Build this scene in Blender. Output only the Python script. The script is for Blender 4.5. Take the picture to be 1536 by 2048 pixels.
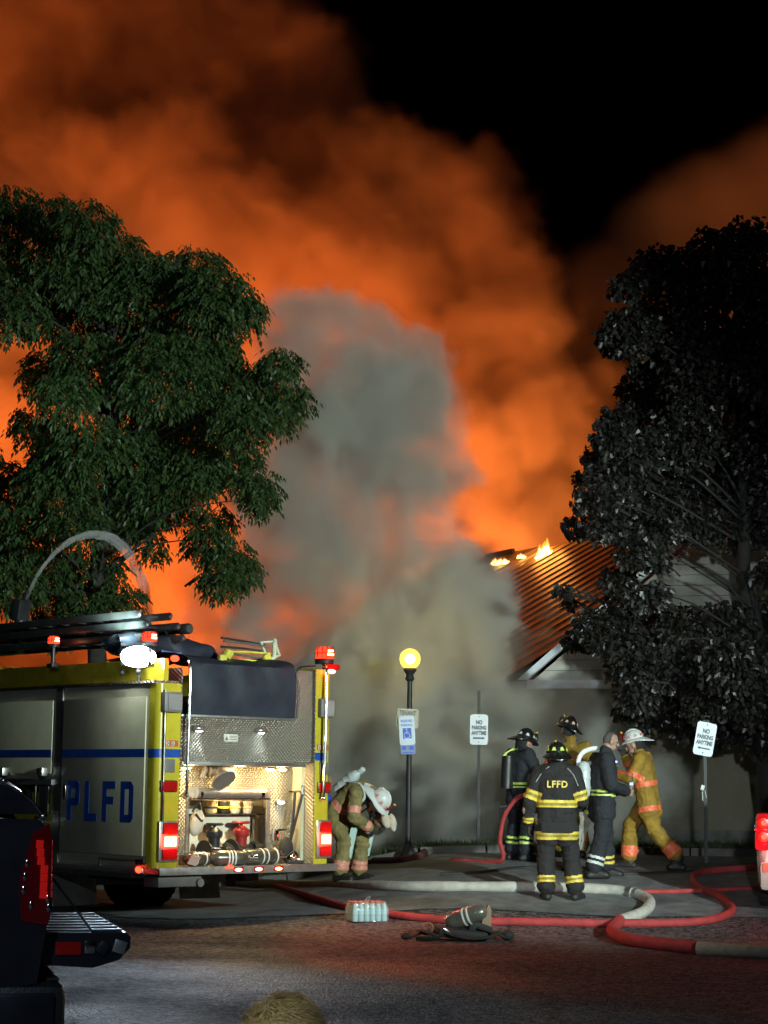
import bpy, bmesh, math, random
from mathutils import Vector, Matrix, Euler, noise as mnoise

random.seed(7)
scene = bpy.context.scene
COL = scene.collection
for _o in list(bpy.data.objects):
    bpy.data.objects.remove(_o)

# ------------------------------------------------------------------ camera
FPX, PITCH, ROLL, CAM_Z = 3840.0, 0.1397, 0.01154, 1.45
cam_data = bpy.data.cameras.new('camera')
cam = bpy.data.objects.new('camera', cam_data)
COL.objects.link(cam)
cam_data.sensor_fit = 'VERTICAL'
cam_data.sensor_height = 36.0
cam_data.lens = 36.0 * FPX / 2048.0
cam_data.clip_start, cam_data.clip_end = 0.1, 2000.0
cam.location = (0, 0, CAM_Z)
cam.matrix_world = (Matrix.Translation((0, 0, CAM_Z)) @ Matrix.Rotation(math.pi / 2 + PITCH, 4, 'X')
                    @ Matrix.Rotation(ROLL, 4, 'Z'))
scene.camera = cam

# ------------------------------------------------------------------ night sky
world = bpy.data.worlds.new('World')
scene.world = world
world.use_nodes = True
_nt = world.node_tree
_sky = _nt.nodes.new('ShaderNodeTexSky')
_sky.sky_type = 'NISHITA'
_sky.sun_disc = False
_sky.sun_elevation = math.radians(-6.0)
_sky.sun_rotation = math.radians(200)
_bg = _nt.nodes['Background']
_nt.links.new(_sky.outputs[0], _bg.inputs[0])
_bg.inputs[1].default_value = 0.05

# the weak blue-white skylight of a town at night
sun_data = bpy.data.lights.new('moon', 'SUN')
sun_data.energy = 0.012
sun_data.angle = math.radians(20)
sun_data.color = (0.75, 0.88, 1.0)
moon = bpy.data.objects.new('moon', sun_data)
COL.objects.link(moon)
moon.rotation_euler = (math.radians(38), 0, math.radians(25))


def lamp(name, kind, loc, energy, color, target=None, **kw):
    d = bpy.data.lights.new(name, kind)
    d.energy = energy
    d.color = color
    for k, v in kw.items():
        setattr(d, k, v)
    o = bpy.data.objects.new(name, d)
    COL.objects.link(o)
    o.location = loc
    if target is not None:
        o.rotation_euler = (Vector(target) - Vector(loc)).to_track_quat('-Z', 'Y').to_euler()
    return o


# assumed floodlight of another, unseen fire engine, out of view at the right
lamp('assumed_flood_lamp', 'SPOT', (9.0, 7.0, 4.5), 15000, (0.82, 1.0, 0.93), (-1.7, 28.0, 3.8),
     spot_size=math.radians(37), spot_blend=0.45, shadow_soft_size=0.25)

# added unseen spot behind the camera, brightens fascia, sign and people
lamp('added_fill_spot', 'SPOT', (0.5, -4.0, 3.0), 7500, (0.84, 0.96, 1.0), (3.6, 30, 2.6),
     spot_size=math.radians(15), spot_blend=0.5, shadow_soft_size=0.2)

# added unseen point light by the camera, brightens hair, asphalt and truck side
lamp('added_fill_point', 'POINT', (-3.0, -0.5, 6.0), 900, (0.60, 0.80, 1.0), shadow_soft_size=0.2)

# ------------------------------------------------------------------ exposure and sampling
vs = scene.view_settings
vs.view_transform = 'Standard'
vs.look = 'None'
vs.exposure = 0.0
vs.gamma = 1.0
vs.use_curve_mapping = False
cy = scene.cycles
cy.use_denoising = True
cy.volume_bounces = 1
cy.max_bounces = 6
cy.diffuse_bounces = 2
cy.glossy_bounces = 2
cy.transmission_bounces = 4
cy.transparent_max_bounces = 10
cy.volume_step_rate = 3.0
cy.volume_max_steps = 160
cy.sample_clamp_indirect = 4.0
cy.caustics_reflective = False
cy.caustics_refractive = False


# ------------------------------------------------------------------ pixel -> place
def ray(px, py):
    du, dw = px - 768.0, py - 1024.0
    u = du * math.cos(ROLL) + dw * math.sin(ROLL)
    w = -du * math.sin(ROLL) + dw * math.cos(ROLL)
    x, y, z = u / FPX, 1.0, -w / FPX
    return Vector((x, math.cos(PITCH) * y - math.sin(PITCH) * z, math.sin(PITCH) * y + math.cos(PITCH) * z))


def at(px, py, Y):
    d = ray(px, py)
    return Vector((0, 0, CAM_Z)) + d * (Y / d.y)


def sstep(a, b, x):
    t = min(1.0, max(0.0, (x - a) / (b - a)))
    return t * t * (3 - 2 * t)


def ground_z(x, y):
    return -0.10 + 0.55 * sstep(19.5, 26.0, y) * sstep(-2.2, 1.2, x)


def foot(px, py):
    d = ray(px, py)
    t = 4.0
    while t < 80:
        p = Vector((0, 0, CAM_Z)) + d * t
        if p.z <= ground_z(p.x, p.y):
            return p
        t += 0.01
    return p


# ------------------------------------------------------------------ materials
def mat(name, color, rough=0.6, metal=0.0, var=0.25, scale=6.0, bump=0.0, bscale=60.0, emit=None, estr=0.0, spec=0.5, coat=0.0,
        stain=None, stain_scale=1.5, stain_amt=0.5):
    m = bpy.data.materials.new(name)
    m.use_nodes = True
    nt = m.node_tree
    b = nt.nodes['Principled BSDF']
    b.inputs['Roughness'].default_value = rough
    b.inputs['Metallic'].default_value = metal
    b.inputs['Specular IOR Level'].default_value = spec
    b.inputs['Coat Weight'].default_value = coat
    tc = nt.nodes.new('ShaderNodeTexCoord')
    n = nt.nodes.new('ShaderNodeTexNoise')
    n.inputs['Scale'].default_value = scale
    n.inputs['Detail'].default_value = 5
    nt.links.new(tc.outputs['Object'], n.inputs['Vector'])
    r = nt.nodes.new('ShaderNodeValToRGB')
    r.color_ramp.elements[0].position, r.color_ramp.elements[1].position = 0.3, 0.7
    r.color_ramp.elements[0].color = (*[c * (1 - var) for c in color], 1)
    r.color_ramp.elements[1].color = (*[min(1, c * (1 + var)) for c in color], 1)
    nt.links.new(n.outputs[0], r.inputs[0])
    src = r.outputs[0]
    if stain:
        n2 = nt.nodes.new('ShaderNodeTexNoise')
        n2.inputs['Scale'].default_value = stain_scale
        n2.inputs['Detail'].default_value = 7
        n2.inputs['Roughness'].default_value = 0.65
        nt.links.new(tc.outputs['Object'], n2.inputs['Vector'])
        r2 = nt.nodes.new('ShaderNodeMapRange')
        r2.inputs['From Min'].default_value, r2.inputs['From Max'].default_value = 0.5, 0.68
        r2.inputs['To Max'].default_value = stain_amt
        nt.links.new(n2.outputs[0], r2.inputs[0])
        mx = nt.nodes.new('ShaderNodeMixRGB')
        nt.links.new(r2.outputs[0], mx.inputs[0])
        nt.links.new(src, mx.inputs[1])
        mx.inputs[2].default_value = (*stain, 1)
        src = mx.outputs[0]
    nt.links.new(src, b.inputs['Base Color'])
    rr = nt.nodes.new('ShaderNodeMapRange')
    rr.inputs['To Min'].default_value, rr.inputs['To Max'].default_value = max(0.03, rough - 0.12), min(1, rough + 0.12)
    nt.links.new(n.outputs[0], rr.inputs[0])
    nt.links.new(rr.outputs[0], b.inputs['Roughness'])
    if bump:
        bn = nt.nodes.new('ShaderNodeTexNoise')
        bn.inputs['Scale'].default_value = bscale
        bn.inputs['Detail'].default_value = 4
        nt.links.new(tc.outputs['Object'], bn.inputs['Vector'])
        bp = nt.nodes.new('ShaderNodeBump')
        bp.inputs['Strength'].default_value = bump
        bp.inputs['Distance'].default_value = 0.02
        nt.links.new(bn.outputs[0], bp.inputs['Height'])
        nt.links.new(bp.outputs[0], b.inputs['Normal'])
    if emit:
        b.inputs['Emission Color'].default_value = (*emit, 1)
        b.inputs['Emission Strength'].default_value = estr
    return m


def glow(name, color, strength):
    m = bpy.data.materials.new(name)
    m.use_nodes = True
    nt = m.node_tree
    e = nt.nodes.new('ShaderNodeEmission')
    e.inputs[0].default_value = (*color, 1)
    e.inputs[1].default_value = strength
    nt.links.new(e.outputs[0], nt.nodes['Material Output'].inputs['Surface'])
    nt.nodes.remove(nt.nodes['Principled BSDF'])
    return m


def glass_mat(name, color, rough=0.1, trans=0.85):
    m = mat(name, color, rough, var=0.05)
    b = m.node_tree.nodes['Principled BSDF']
    b.inputs['Transmission Weight'].default_value = trans
    b.inputs['IOR'].default_value = 1.3
    return m


def thin_volume(name, color, density, estr=0.0, ecol=(1, 1, 1)):
    m = bpy.data.materials.new(name)
    m.use_nodes = True
    nt = m.node_tree
    nt.nodes.remove(nt.nodes['Principled BSDF'])
    v = nt.nodes.new('ShaderNodeVolumePrincipled')
    v.inputs['Color'].default_value = (*color, 1)
    v.inputs['Density'].default_value = density
    v.inputs['Emission Strength'].default_value = estr
    v.inputs['Emission Color'].default_value = (*ecol, 1)
    nt.links.new(v.outputs[0], nt.nodes['Material Output'].inputs['Volume'])
    return m


def tread_plate(name, color, pitch=0.045, rough=0.28):
    """Bright aluminium tread plate: raised lozenges turned one way and the other."""
    m = bpy.data.materials.new(name)
    m.use_nodes = True
    nt = m.node_tree
    b = nt.nodes['Principled BSDF']
    b.inputs['Base Color'].default_value = (*color, 1)
    b.inputs['Metallic'].default_value = 0.85
    b.inputs['Roughness'].default_value = rough
    tc = nt.nodes.new('ShaderNodeTexCoord')
    gm = nt.nodes.new('ShaderNodeNewGeometry')

    def M(op, a, bb=None):
        n = nt.nodes.new('ShaderNodeMath')
        n.operation = op
        for i, v in enumerate((a, bb)):
            if v is None:
                continue
            if isinstance(v, (int, float)):
                n.inputs[i].default_value = v
            else:
                nt.links.new(v, n.inputs[i])
        return n.outputs[0]
    sx = nt.nodes.new('ShaderNodeSeparateXYZ')
    nt.links.new(tc.outputs['Object'], sx.inputs[0])
    a = M('MULTIPLY', M('ADD', sx.outputs[0], sx.outputs[1]), math.pi / pitch)
    c = M('MULTIPLY', M('ADD', sx.outputs[2], M('MULTIPLY', sx.outputs[1], 0.37)), math.pi / pitch)
    s1 = M('MULTIPLY', M('SINE', M('ADD', a, c)), M('SINE', M('SUBTRACT', a, c)))
    h = M('POWER', M('ABSOLUTE', s1), 0.8)
    bp = nt.nodes.new('ShaderNodeBump')
    bp.inputs['Strength'].default_value = 0.9
    bp.inputs['Distance'].default_value = 0.012
    nt.links.new(h, bp.inputs['Height'])
    nt.links.new(bp.outputs[0], b.inputs['Normal'])
    return m


# ------------------------------------------------------------------ mesh building
def frame_of(d):
    d = d.normalized()
    up = Vector((0, 0, 1)) if abs(d.z) < 0.95 else Vector((1, 0, 0))
    a = d.cross(up).normalized()
    return a, a.cross(d).normalized(), d


class MB:
    def __init__(self):
        self.v, self.f, self.mi = [], [], []
        self.cur = 0

    def add(self, vs, fs):
        n = len(self.v)
        self.v += [tuple(p) for p in vs]
        self.f += [tuple(i + n for i in f) for f in fs]
        self.mi += [self.cur] * len(fs)
        return self

    def box(self, c, s, rot=None, bev=0.0):
        x, y, z = s[0] / 2, s[1] / 2, s[2] / 2
        if bev <= 0:
            vs = [Vector((sx * x, sy * y, sz * z)) for sx in (-1, 1) for sy in (-1, 1) for sz in (-1, 1)]
            fs = [(0, 1, 3, 2), (4, 6, 7, 5), (0, 4, 5, 1), (2, 3, 7, 6), (0, 2, 6, 4), (1, 5, 7, 3)]
        else:
            bm = bmesh.new()
            bmesh.ops.create_cube(bm, size=1)
            for v in bm.verts:
                v.co = Vector((v.co.x * s[0], v.co.y * s[1], v.co.z * s[2]))
            bmesh.ops.bevel(bm, geom=list(bm.edges), offset=min(bev, min(s) * 0.45), segments=2, affect='EDGES', profile=0.6)
            bm.verts.ensure_lookup_table()
            vs = [v.co.copy() for v in bm.verts]
            fs = [tuple(v.index for v in f.verts) for f in bm.faces]
            bm.free()
        if rot is not None:
            r = Euler(rot).to_matrix() if not isinstance(rot, Matrix) else rot
            vs = [r @ p for p in vs]
        c = Vector(c)
        return self.add([p + c for p in vs], fs)

    def span(self, lo, hi, bev=0.0):
        lo, hi = Vector(lo), Vector(hi)
        return self.box((lo + hi) / 2, hi - lo, None, bev)

    def ring_loft(self, rings, cap=True, closed=False):
        n = len(rings[0])
        vs = [p for r in rings for p in r]
        fs = []
        m = len(rings)
        for i in range(m if closed else m - 1):
            j = (i + 1) % m
            for k in range(n):
                fs.append((i * n + k, i * n + (k + 1) % n, j * n + (k + 1) % n, j * n + k))
        if cap and not closed:
            fs.append(tuple(range(n))[::-1])
            fs.append(tuple((m - 1) * n + k for k in range(n)))
        return self.add(vs, fs)

    def cone(self, a, b, r1, r2=None, n=12, cap=True):
        a, b = Vector(a), Vector(b)
        r2 = r1 if r2 is None else r2
        x, y, d = frame_of(b - a)
        rings = [[p + (x * math.cos(t) + y * math.sin(t)) * r for t in [2 * math.pi * k / n for k in range(n)]]
                 for p, r in ((a, r1), (b, r2))]
        return self.ring_loft(rings, cap)

    def tube(self, pts, r, n=8, closed=False, cap=True, flat=1.0):
        pts = [Vector(p) for p in pts]
        rr = r if isinstance(r, (list, tuple)) else [r] * len(pts)
        rings = []
        prev = None
        for i, p in enumerate(pts):
            if closed:
                d = pts[(i + 1) % len(pts)] - pts[i - 1]
            else:
                d = pts[min(i + 1, len(pts) - 1)] - pts[max(i - 1, 0)]
            if d.length < 1e-9:
                d = Vector((0, 0, 1))
            d.normalize()
            if prev is None:
                x, y, _ = frame_of(d)
            else:
                x = (prev - d * prev.dot(d))
                x = x.normalized() if x.length > 1e-6 else frame_of(d)[0]
                y = x.cross(d)
            prev = x
            rings.append([p + x * math.cos(t) * rr[i] + y * math.sin(t) * rr[i] * flat for t in [2 * math.pi * k / n for k in range(n)]])
        return self.ring_loft(rings, cap, closed)

    def ball(self, c, r, n=12, m=8, rot=None):
        c = Vector(c)
        r = Vector((r, r, r)) if isinstance(r, (int, float)) else Vector(r)
        R = Euler(rot).to_matrix() if rot is not None and not isinstance(rot, Matrix) else (rot or Matrix.Identity(3))
        vs, fs = [], []
        for i in range(1, m):
            a = math.pi * i / m
            for k in range(n):
                t = 2 * math.pi * k / n
                vs.append(c + R @ Vector((r.x * math.sin(a) * math.cos(t), r.y * math.sin(a) * math.sin(t), r.z * math.cos(a))))
        vs += [c + R @ Vector((0, 0, r.z)), c + R @ Vector((0, 0, -r.z))]
        T, B = len(vs) - 2, len(vs) - 1
        for i in range(m - 2):
            for k in range(n):
                k2 = (k + 1) % n
                fs.append((i * n + k, (i + 1) * n + k, (i + 1) * n + k2, i * n + k2))
        for k in range(n):
            fs.append((T, k, (k + 1) % n))
            fs.append((B, (m - 2) * n + (k + 1) % n, (m - 2) * n + k))
        return self.add(vs, fs)

    def lathe(self, prof, c=(0, 0, 0), axis='Z', n=20, R=None):
        c = Vector(c)
        R = R or {'Z': Matrix.Identity(3), 'X': Matrix.Rotation(math.pi / 2, 3, 'Y'), 'Y': Matrix.Rotation(-math.pi / 2, 3, 'X')}[axis]
        rings = [[c + R @ Vector((r * math.cos(t), r * math.sin(t), z)) for t in [2 * math.pi * k / n for k in range(n)]] for r, z in prof]
        return self.ring_loft(rings, True)

    def prism(self, poly, o, ax, ay, depth):
        """A 2-D outline in the plane (o, ax, ay) given thickness along its normal."""
        o, ax, ay = Vector(o), Vector(ax), Vector(ay)
        nrm = ax.cross(ay).normalized() * depth
        a = [o + ax * x + ay * y for x, y in poly]
        n = len(a)
        fs = [tuple(range(n))[::-1], tuple(range(n, 2 * n))] + [(k, (k + 1) % n, n + (k + 1) % n, n + k) for k in range(n)]
        return self.add(a + [p + nrm for p in a], fs)

    def grid(self, P, nu, nv):
        vs = [P(i / nu, j / nv) for j in range(nv + 1) for i in range(nu + 1)]
        fs = [(j * (nu + 1) + i, j * (nu + 1) + i + 1, (j + 1) * (nu + 1) + i + 1, (j + 1) * (nu + 1) + i) for j in range(nv) for i in range(nu)]
        return self.add(vs, fs)

    def mesh(self, name, mats, smooth=True):
        me = bpy.data.meshes.new(name)
        me.from_pydata(self.v, [], self.f)
        mats = mats if isinstance(mats, (list, tuple)) else [mats]
        for m in mats:
            me.materials.append(m)
        if len(mats) > 1:
            me.polygons.foreach_set('material_index', self.mi)
        bm = bmesh.new()
        bm.from_mesh(me)
        bmesh.ops.recalc_face_normals(bm, faces=bm.faces)
        bm.to_mesh(me)
        bm.free()
        if smooth:
            me.polygons.foreach_set('use_smooth', [True] * len(me.polygons))
            try:
                me.set_sharp_from_angle(angle=math.radians(38))
            except Exception:
                pass
        me.update()
        return me

    def build(self, name, mats, parent=None, smooth=True):
        o = bpy.data.objects.new(name, self.mesh(name, mats, smooth))
        COL.objects.link(o)
        if parent:
            o.parent = parent
        return o


def tag(o, label=None, cat=None, group=None, kind=None):
    if label:
        o['label'] = label
    if cat:
        o['category'] = cat
    if group:
        o['group'] = group
    if kind:
        o['kind'] = kind
    return o


def thing(name, label, cat, loc=(0, 0, 0), rz=0.0, group=None):
    o = bpy.data.objects.new(name, None)
    COL.objects.link(o)
    o.location = loc
    o.rotation_euler = (0, 0, rz)
    o.empty_display_size = 0.2
    return tag(o, label, cat, group)


def share(src, parent, loc=None, rot=None, name=None, scale=None):
    o = src.copy()
    COL.objects.link(o)
    o.parent = parent
    if loc is not None:
        o.location = loc
    if rot is not None:
        o.rotation_euler = rot
    if scale is not None:
        o.scale = scale
    return o


def copy_tree(o, parent=None):
    c = o.copy()
    COL.objects.link(c)
    if parent:
        c.parent = parent
    for ch in list(o.children):
        copy_tree(ch, c)
    return c


def catmull(pts, n=8):
    pts = [Vector(p) for p in pts]
    out = []
    for i in range(len(pts) - 1):
        p0, p1, p2, p3 = pts[max(i - 1, 0)], pts[i], pts[i + 1], pts[min(i + 2, len(pts) - 1)]
        for k in range(n):
            t = k / n
            out.append(0.5 * ((2 * p1) + (-p0 + p2) * t + (2 * p0 - 5 * p1 + 4 * p2 - p3) * t * t + (-p0 + 3 * p1 - 3 * p2 + p3) * t ** 3))
    out.append(pts[-1])
    return out


_FONT_CACHE = {}


def text_mesh(name, body, size, m, parent, loc, rot, sx=1.0, depth=0.002, bold=0.0, spacing=1.0, align='CENTER'):
    cu = bpy.data.curves.new(name, 'FONT')
    cu.body = body
    cu.size = size
    cu.align_x = align
    cu.align_y = 'CENTER'
    cu.extrude = depth
    cu.offset = bold
    cu.space_character = spacing
    cu.resolution_u = 3
    tmp = bpy.data.objects.new(name, cu)
    COL.objects.link(tmp)
    dg = bpy.context.evaluated_depsgraph_get()
    dg.update()
    me = bpy.data.meshes.new_from_object(tmp.evaluated_get(dg))
    bpy.data.objects.remove(tmp)
    bpy.data.curves.remove(cu)
    me.materials.clear()
    me.materials.append(m)
    o = bpy.data.objects.new(name, me)
    COL.objects.link(o)
    o.parent = parent
    o.location = loc
    o.rotation_euler = rot
    o.scale = (sx, 1, 1)
    return o


# ------------------------------------------------------------------ the setting
def asphalt_mat():
    m = bpy.data.materials.new('asphalt')
    m.use_nodes = True
    nt = m.node_tree
    b = nt.nodes['Principled BSDF']
    tc = nt.nodes.new('ShaderNodeTexCoord')

    def noise(sc, det, rough=0.6):
        n = nt.nodes.new('ShaderNodeTexNoise')
        n.inputs['Scale'].default_value = sc
        n.inputs['Detail'].default_value = det
        n.inputs['Roughness'].default_value = rough
        nt.links.new(tc.outputs['Object'], n.inputs['Vector'])
        return n

    def rng(src, a, bb, c, d):
        r = nt.nodes.new('ShaderNodeMapRange')
        for k, v in zip(('From Min', 'From Max', 'To Min', 'To Max'), (a, bb, c, d)):
            r.inputs[k].default_value = v
        nt.links.new(src, r.inputs[0])
        return r.outputs[0]
    big = noise(0.35, 5)
    med = noise(3.0, 6)
    vor = nt.nodes.new('ShaderNodeTexVoronoi')
    vor.inputs['Scale'].default_value = 42.0
    nt.links.new(tc.outputs['Object'], vor.inputs['Vector'])
    fin = noise(17, 3, 0.8)
    ramp = nt.nodes.new('ShaderNodeValToRGB')
    ramp.color_ramp.elements[0].color = (0.012, 0.0125, 0.014, 1)
    ramp.color_ramp.elements[1].color = (0.17, 0.172, 0.18, 1)
    ramp.color_ramp.elements[0].position, ramp.color_ramp.elements[1].position = 0.36, 0.7
    mix = nt.nodes.new('ShaderNodeMath')
    mix.operation = 'MULTIPLY_ADD'
    nt.links.new(med.outputs[0], mix.inputs[0])
    mix.inputs[1].default_value = 0.35
    nt.links.new(rng(fin.outputs[0], 0.34, 0.66, 0.0, 0.72), mix.inputs[2])
    nt.links.new(mix.outputs[0], ramp.inputs[0])
    # cracks
    cr = nt.nodes.new('ShaderNodeTexVoronoi')
    cr.feature = 'DISTANCE_TO_EDGE'
    cr.inputs['Scale'].default_value = 0.55
    wob = noise(1.7, 4)
    wv = nt.nodes.new('ShaderNodeVectorMath')
    wv.operation = 'MULTIPLY_ADD'
    nt.links.new(wob.outputs['Color'], wv.inputs[0])
    wv.inputs[1].default_value = (0.7, 0.7, 0.0)
    nt.links.new(tc.outputs['Object'], wv.inputs[2])
    nt.links.new(wv.outputs[0], cr.inputs['Vector'])
    crm = rng(cr.outputs[0], 0.004, 0.014, 0.35, 1.0)
    mul = nt.nodes.new('ShaderNodeMixRGB')
    mul.blend_type = 'MULTIPLY'
    mul.inputs[0].default_value = 1.0
    nt.links.new(ramp.outputs[0], mul.inputs[1])
    nt.links.new(crm, mul.inputs[2])
    nt.links.new(mul.outputs[0], b.inputs['Base Color'])
    nt.links.new(rng(big.outputs[0], 0.40, 0.62, 0.55, 0.88), b.inputs['Roughness'])
    b.inputs['Specular IOR Level'].default_value = 0.35
    h = nt.nodes.new('ShaderNodeMath')
    h.operation = 'ADD'
    nt.links.new(vor.outputs['Distance'], h.inputs[0])
    nt.links.new(fin.outputs[0], h.inputs[1])
    bp = nt.nodes.new('ShaderNodeBump')
    bp.inputs['Strength'].default_value = 0.75
    bp.inputs['Distance'].default_value = 0.02
    nt.links.new(h.outputs[0], bp.inputs['Height'])
    nt.links.new(bp.outputs[0], b.inputs['Normal'])
    return m


def build_ground():
    xs = [-160, -80, -40, -20] + [-12 + 0.6 * k for k in range(41)] + [14, 20, 40, 80, 160]
    ys = [-40, -10, 0, 4] + [8 + 0.6 * k for k in range(46)] + [37, 42, 60, 100, 200, 420]
    vs = [(x, y, ground_z(x, y)) for y in ys for x in xs]
    n = len(xs)
    fs = [(j * n + i, j * n + i + 1, (j + 1) * n + i + 1, (j + 1) * n + i) for j in range(len(ys) - 1) for i in range(n - 1)]
    o = MB().add(vs, fs).build('ground', asphalt_mat())
    tag(o, 'dark asphalt ground of the car park', kind='structure')


build_ground()

# kerb and strip of lawn along the building
kerb_m = mat('kerb_concrete', (0.13, 0.125, 0.115), 0.8, var=0.3, bump=0.3, stain=(0.1, 0.1, 0.09))
KERB_A, KERB_B = Vector((-9.0, 29.4)), Vector((14.0, 26.6))


def kerb_pt(t, off=0.0):
    p = KERB_A.lerp(KERB_B, t)
    d = (KERB_B - KERB_A).normalized()
    n = Vector((-d.y, d.x))
    q = p + n * off
    return Vector((q.x, q.y, ground_z(q.x, q.y)))


kb = MB()
for k in range(24):
    a, b = kerb_pt(k / 24 + 0.0004), kerb_pt((k + 1) / 24 - 0.0004)
    d = (b - a)
    ang = math.atan2(d.y, d.x)
    c = (a + b) / 2
    blk = MB().box((0, 0, 0), (d.length, 0.15, 0.3), None, 0.012).build('kerb_stone', kerb_m) if k == 0 else None
    if k == 0:
        kerb_root = bpy.data.objects.new('kerb', None)
        COL.objects.link(kerb_root)
        tag(kerb_root, 'concrete kerb edging the lawn by the building', kind='structure')
        kerb_first = blk
        blk.parent = kerb_root
    else:
        blk = share(kerb_first, kerb_root)
    blk.location = (c.x, c.y, c.z - 0.03)
    blk.rotation_euler = (0, -math.atan2(d.z, Vector((d.x, d.y)).length), ang)

# paler apron between the hoses and the kerb, a sheet just above the asphalt
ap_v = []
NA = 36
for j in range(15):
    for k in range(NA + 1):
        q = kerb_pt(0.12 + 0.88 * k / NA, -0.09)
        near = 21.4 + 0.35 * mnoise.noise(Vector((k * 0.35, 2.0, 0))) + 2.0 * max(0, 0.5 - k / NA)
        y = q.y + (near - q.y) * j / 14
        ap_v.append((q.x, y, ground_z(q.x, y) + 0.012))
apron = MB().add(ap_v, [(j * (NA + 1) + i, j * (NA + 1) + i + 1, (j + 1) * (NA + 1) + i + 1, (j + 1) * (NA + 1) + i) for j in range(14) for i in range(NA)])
apo = apron.build('apron', mat('pale_asphalt', (0.17, 0.175, 0.18), 0.7, var=0.35, scale=5, bump=0.5, bscale=30, stain=(0.045, 0.045, 0.05), stain_scale=0.9, stain_amt=0.8))
tag(apo, 'paler pavement in front of the kerb', kind='structure')

lawn_m = mat('lawn_soil', (0.035, 0.045, 0.02), 0.95, var=0.5, scale=8, bump=0.6, bscale=30)
lb = MB()
vs = []
for j in range(9):
    for k in range(31):
        p = kerb_pt(k / 30, 0.075 + j * 0.9)
        vs.append((p.x, p.y, p.z + 0.1 + 0.02 * mnoise.noise(p * 1.3)))
lb.add(vs, [(j * 31 + i, j * 31 + i + 1, (j + 1) * 31 + i + 1, (j + 1) * 31 + i) for j in range(8) for i in range(30)])
tag(lb.build('lawn', lawn_m), 'dark strip of lawn in front of the building', kind='structure')

gv, gf = [], []
rg = random.Random(3)
for k in range(16000):
    t, off = rg.uniform(0.25, 0.95), 0.1 + rg.random() ** 1.5 * 4.0
    p = kerb_pt(t, off)
    h, w, a = rg.uniform(0.03, 0.10), 0.006, rg.uniform(0, 6.3)
    dx, dy = math.cos(a) * w, math.sin(a) * w
    ln = Vector((rg.uniform(-.5, .5), rg.uniform(-.5, .5), 1)) * h
    i = len(gv)
    gv += [(p.x - dx, p.y - dy, p.z + 0.09), (p.x + dx, p.y + dy, p.z + 0.09), (p.x + ln.x, p.y + ln.y, p.z + 0.1 + ln.z)]
    gf.append((i, i + 1, i + 2))
tag(MB().add(gv, gf).build('grass', mat('grass_blades', (0.05, 0.075, 0.025), 0.8, var=0.4), smooth=False), 'short grass growing on the strip by the building', kind='stuff')

# ------------------------------------------------------------------ the burning building
wall_m = mat('painted_wall', (0.25, 0.225, 0.155), 0.85, var=0.12, scale=2.5, bump=0.15, bscale=40, stain=(0.15, 0.135, 0.10), stain_scale=0.6, stain_amt=0.6)
trim_m = mat('white_trim', (0.72, 0.76, 0.80), 0.55, var=0.12, scale=3, stain=(0.42, 0.42, 0.4), stain_scale=2.2, stain_amt=0.5)
plank_m = mat('pale_siding', (0.50, 0.50, 0.44), 0.7, var=0.15, scale=4, stain=(0.3, 0.3, 0.26), stain_amt=0.4)
metal_roof_m = mat('brown_metal_roof', (0.34, 0.24, 0.17), 0.38, 0.35, var=0.25, scale=2.0, stain=(0.12, 0.09, 0.07), stain_scale=0.9, stain_amt=0.6)
char_m = mat('charred_timber', (0.03, 0.026, 0.022), 0.9, var=0.5)

bld = thing('building', 'low building with burning ribbed metal roof and white gable trim', 'building', (2.3, 31.5, 0.4))
BL = Vector(bld.location)

# long wall that faces the car park; right end nearer
W0, W1 = at(1062, 1362, 31.8), None
wd = Vector((math.cos(math.radians(-15)), math.sin(math.radians(-15)), 0))
wn = Vector((wd.y, -wd.x, 0))          # towards the camera
EAVE = W0.z


def wp(s, z, out=0.0):
    p = W0 + wd * s + wn * out
    return Vector((p.x, p.y, z)) - BL


def wbox(mb, s0, s1, z0, z1, o0, o1):
    vs = [wp(s, z, o) for s in (s0, s1) for o in (o0, o1) for z in (z0, z1)]
    return mb.add(vs, [(0, 1, 3, 2), (4, 6, 7, 5), (0, 4, 5, 1), (2, 3, 7, 6), (0, 2, 6, 4), (1, 5, 7, 3)])


wb = MB()
wbox(wb, -9.0, 9.0, 0.2, EAVE - 0.12, -0.25, 0.0)
wb.build('wall', wall_m, bld, False)
wb = MB()
wbox(wb, -9.0, 9.0, 0.2, 0.75, 0.0, 0.05)
wb.build('base_course', mat('dark_base', (0.16, 0.155, 0.14), 0.9, var=0.3, bump=0.3), bld, False)
fb = MB()
wbox(fb, 0.0, 7.2, EAVE - 0.14, EAVE + 0.0, -0.02, 0.34)
fb.build('fascia', trim_m, bld, False)
fb = MB()
wbox(fb, -9.0, -0.005, EAVE - 0.13, EAVE - 0.02, 0.0, 0.30)
fb.build('gutter', mat('gutter_metal', (0.35, 0.35, 0.33), 0.5, 0.3), bld, False)
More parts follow.
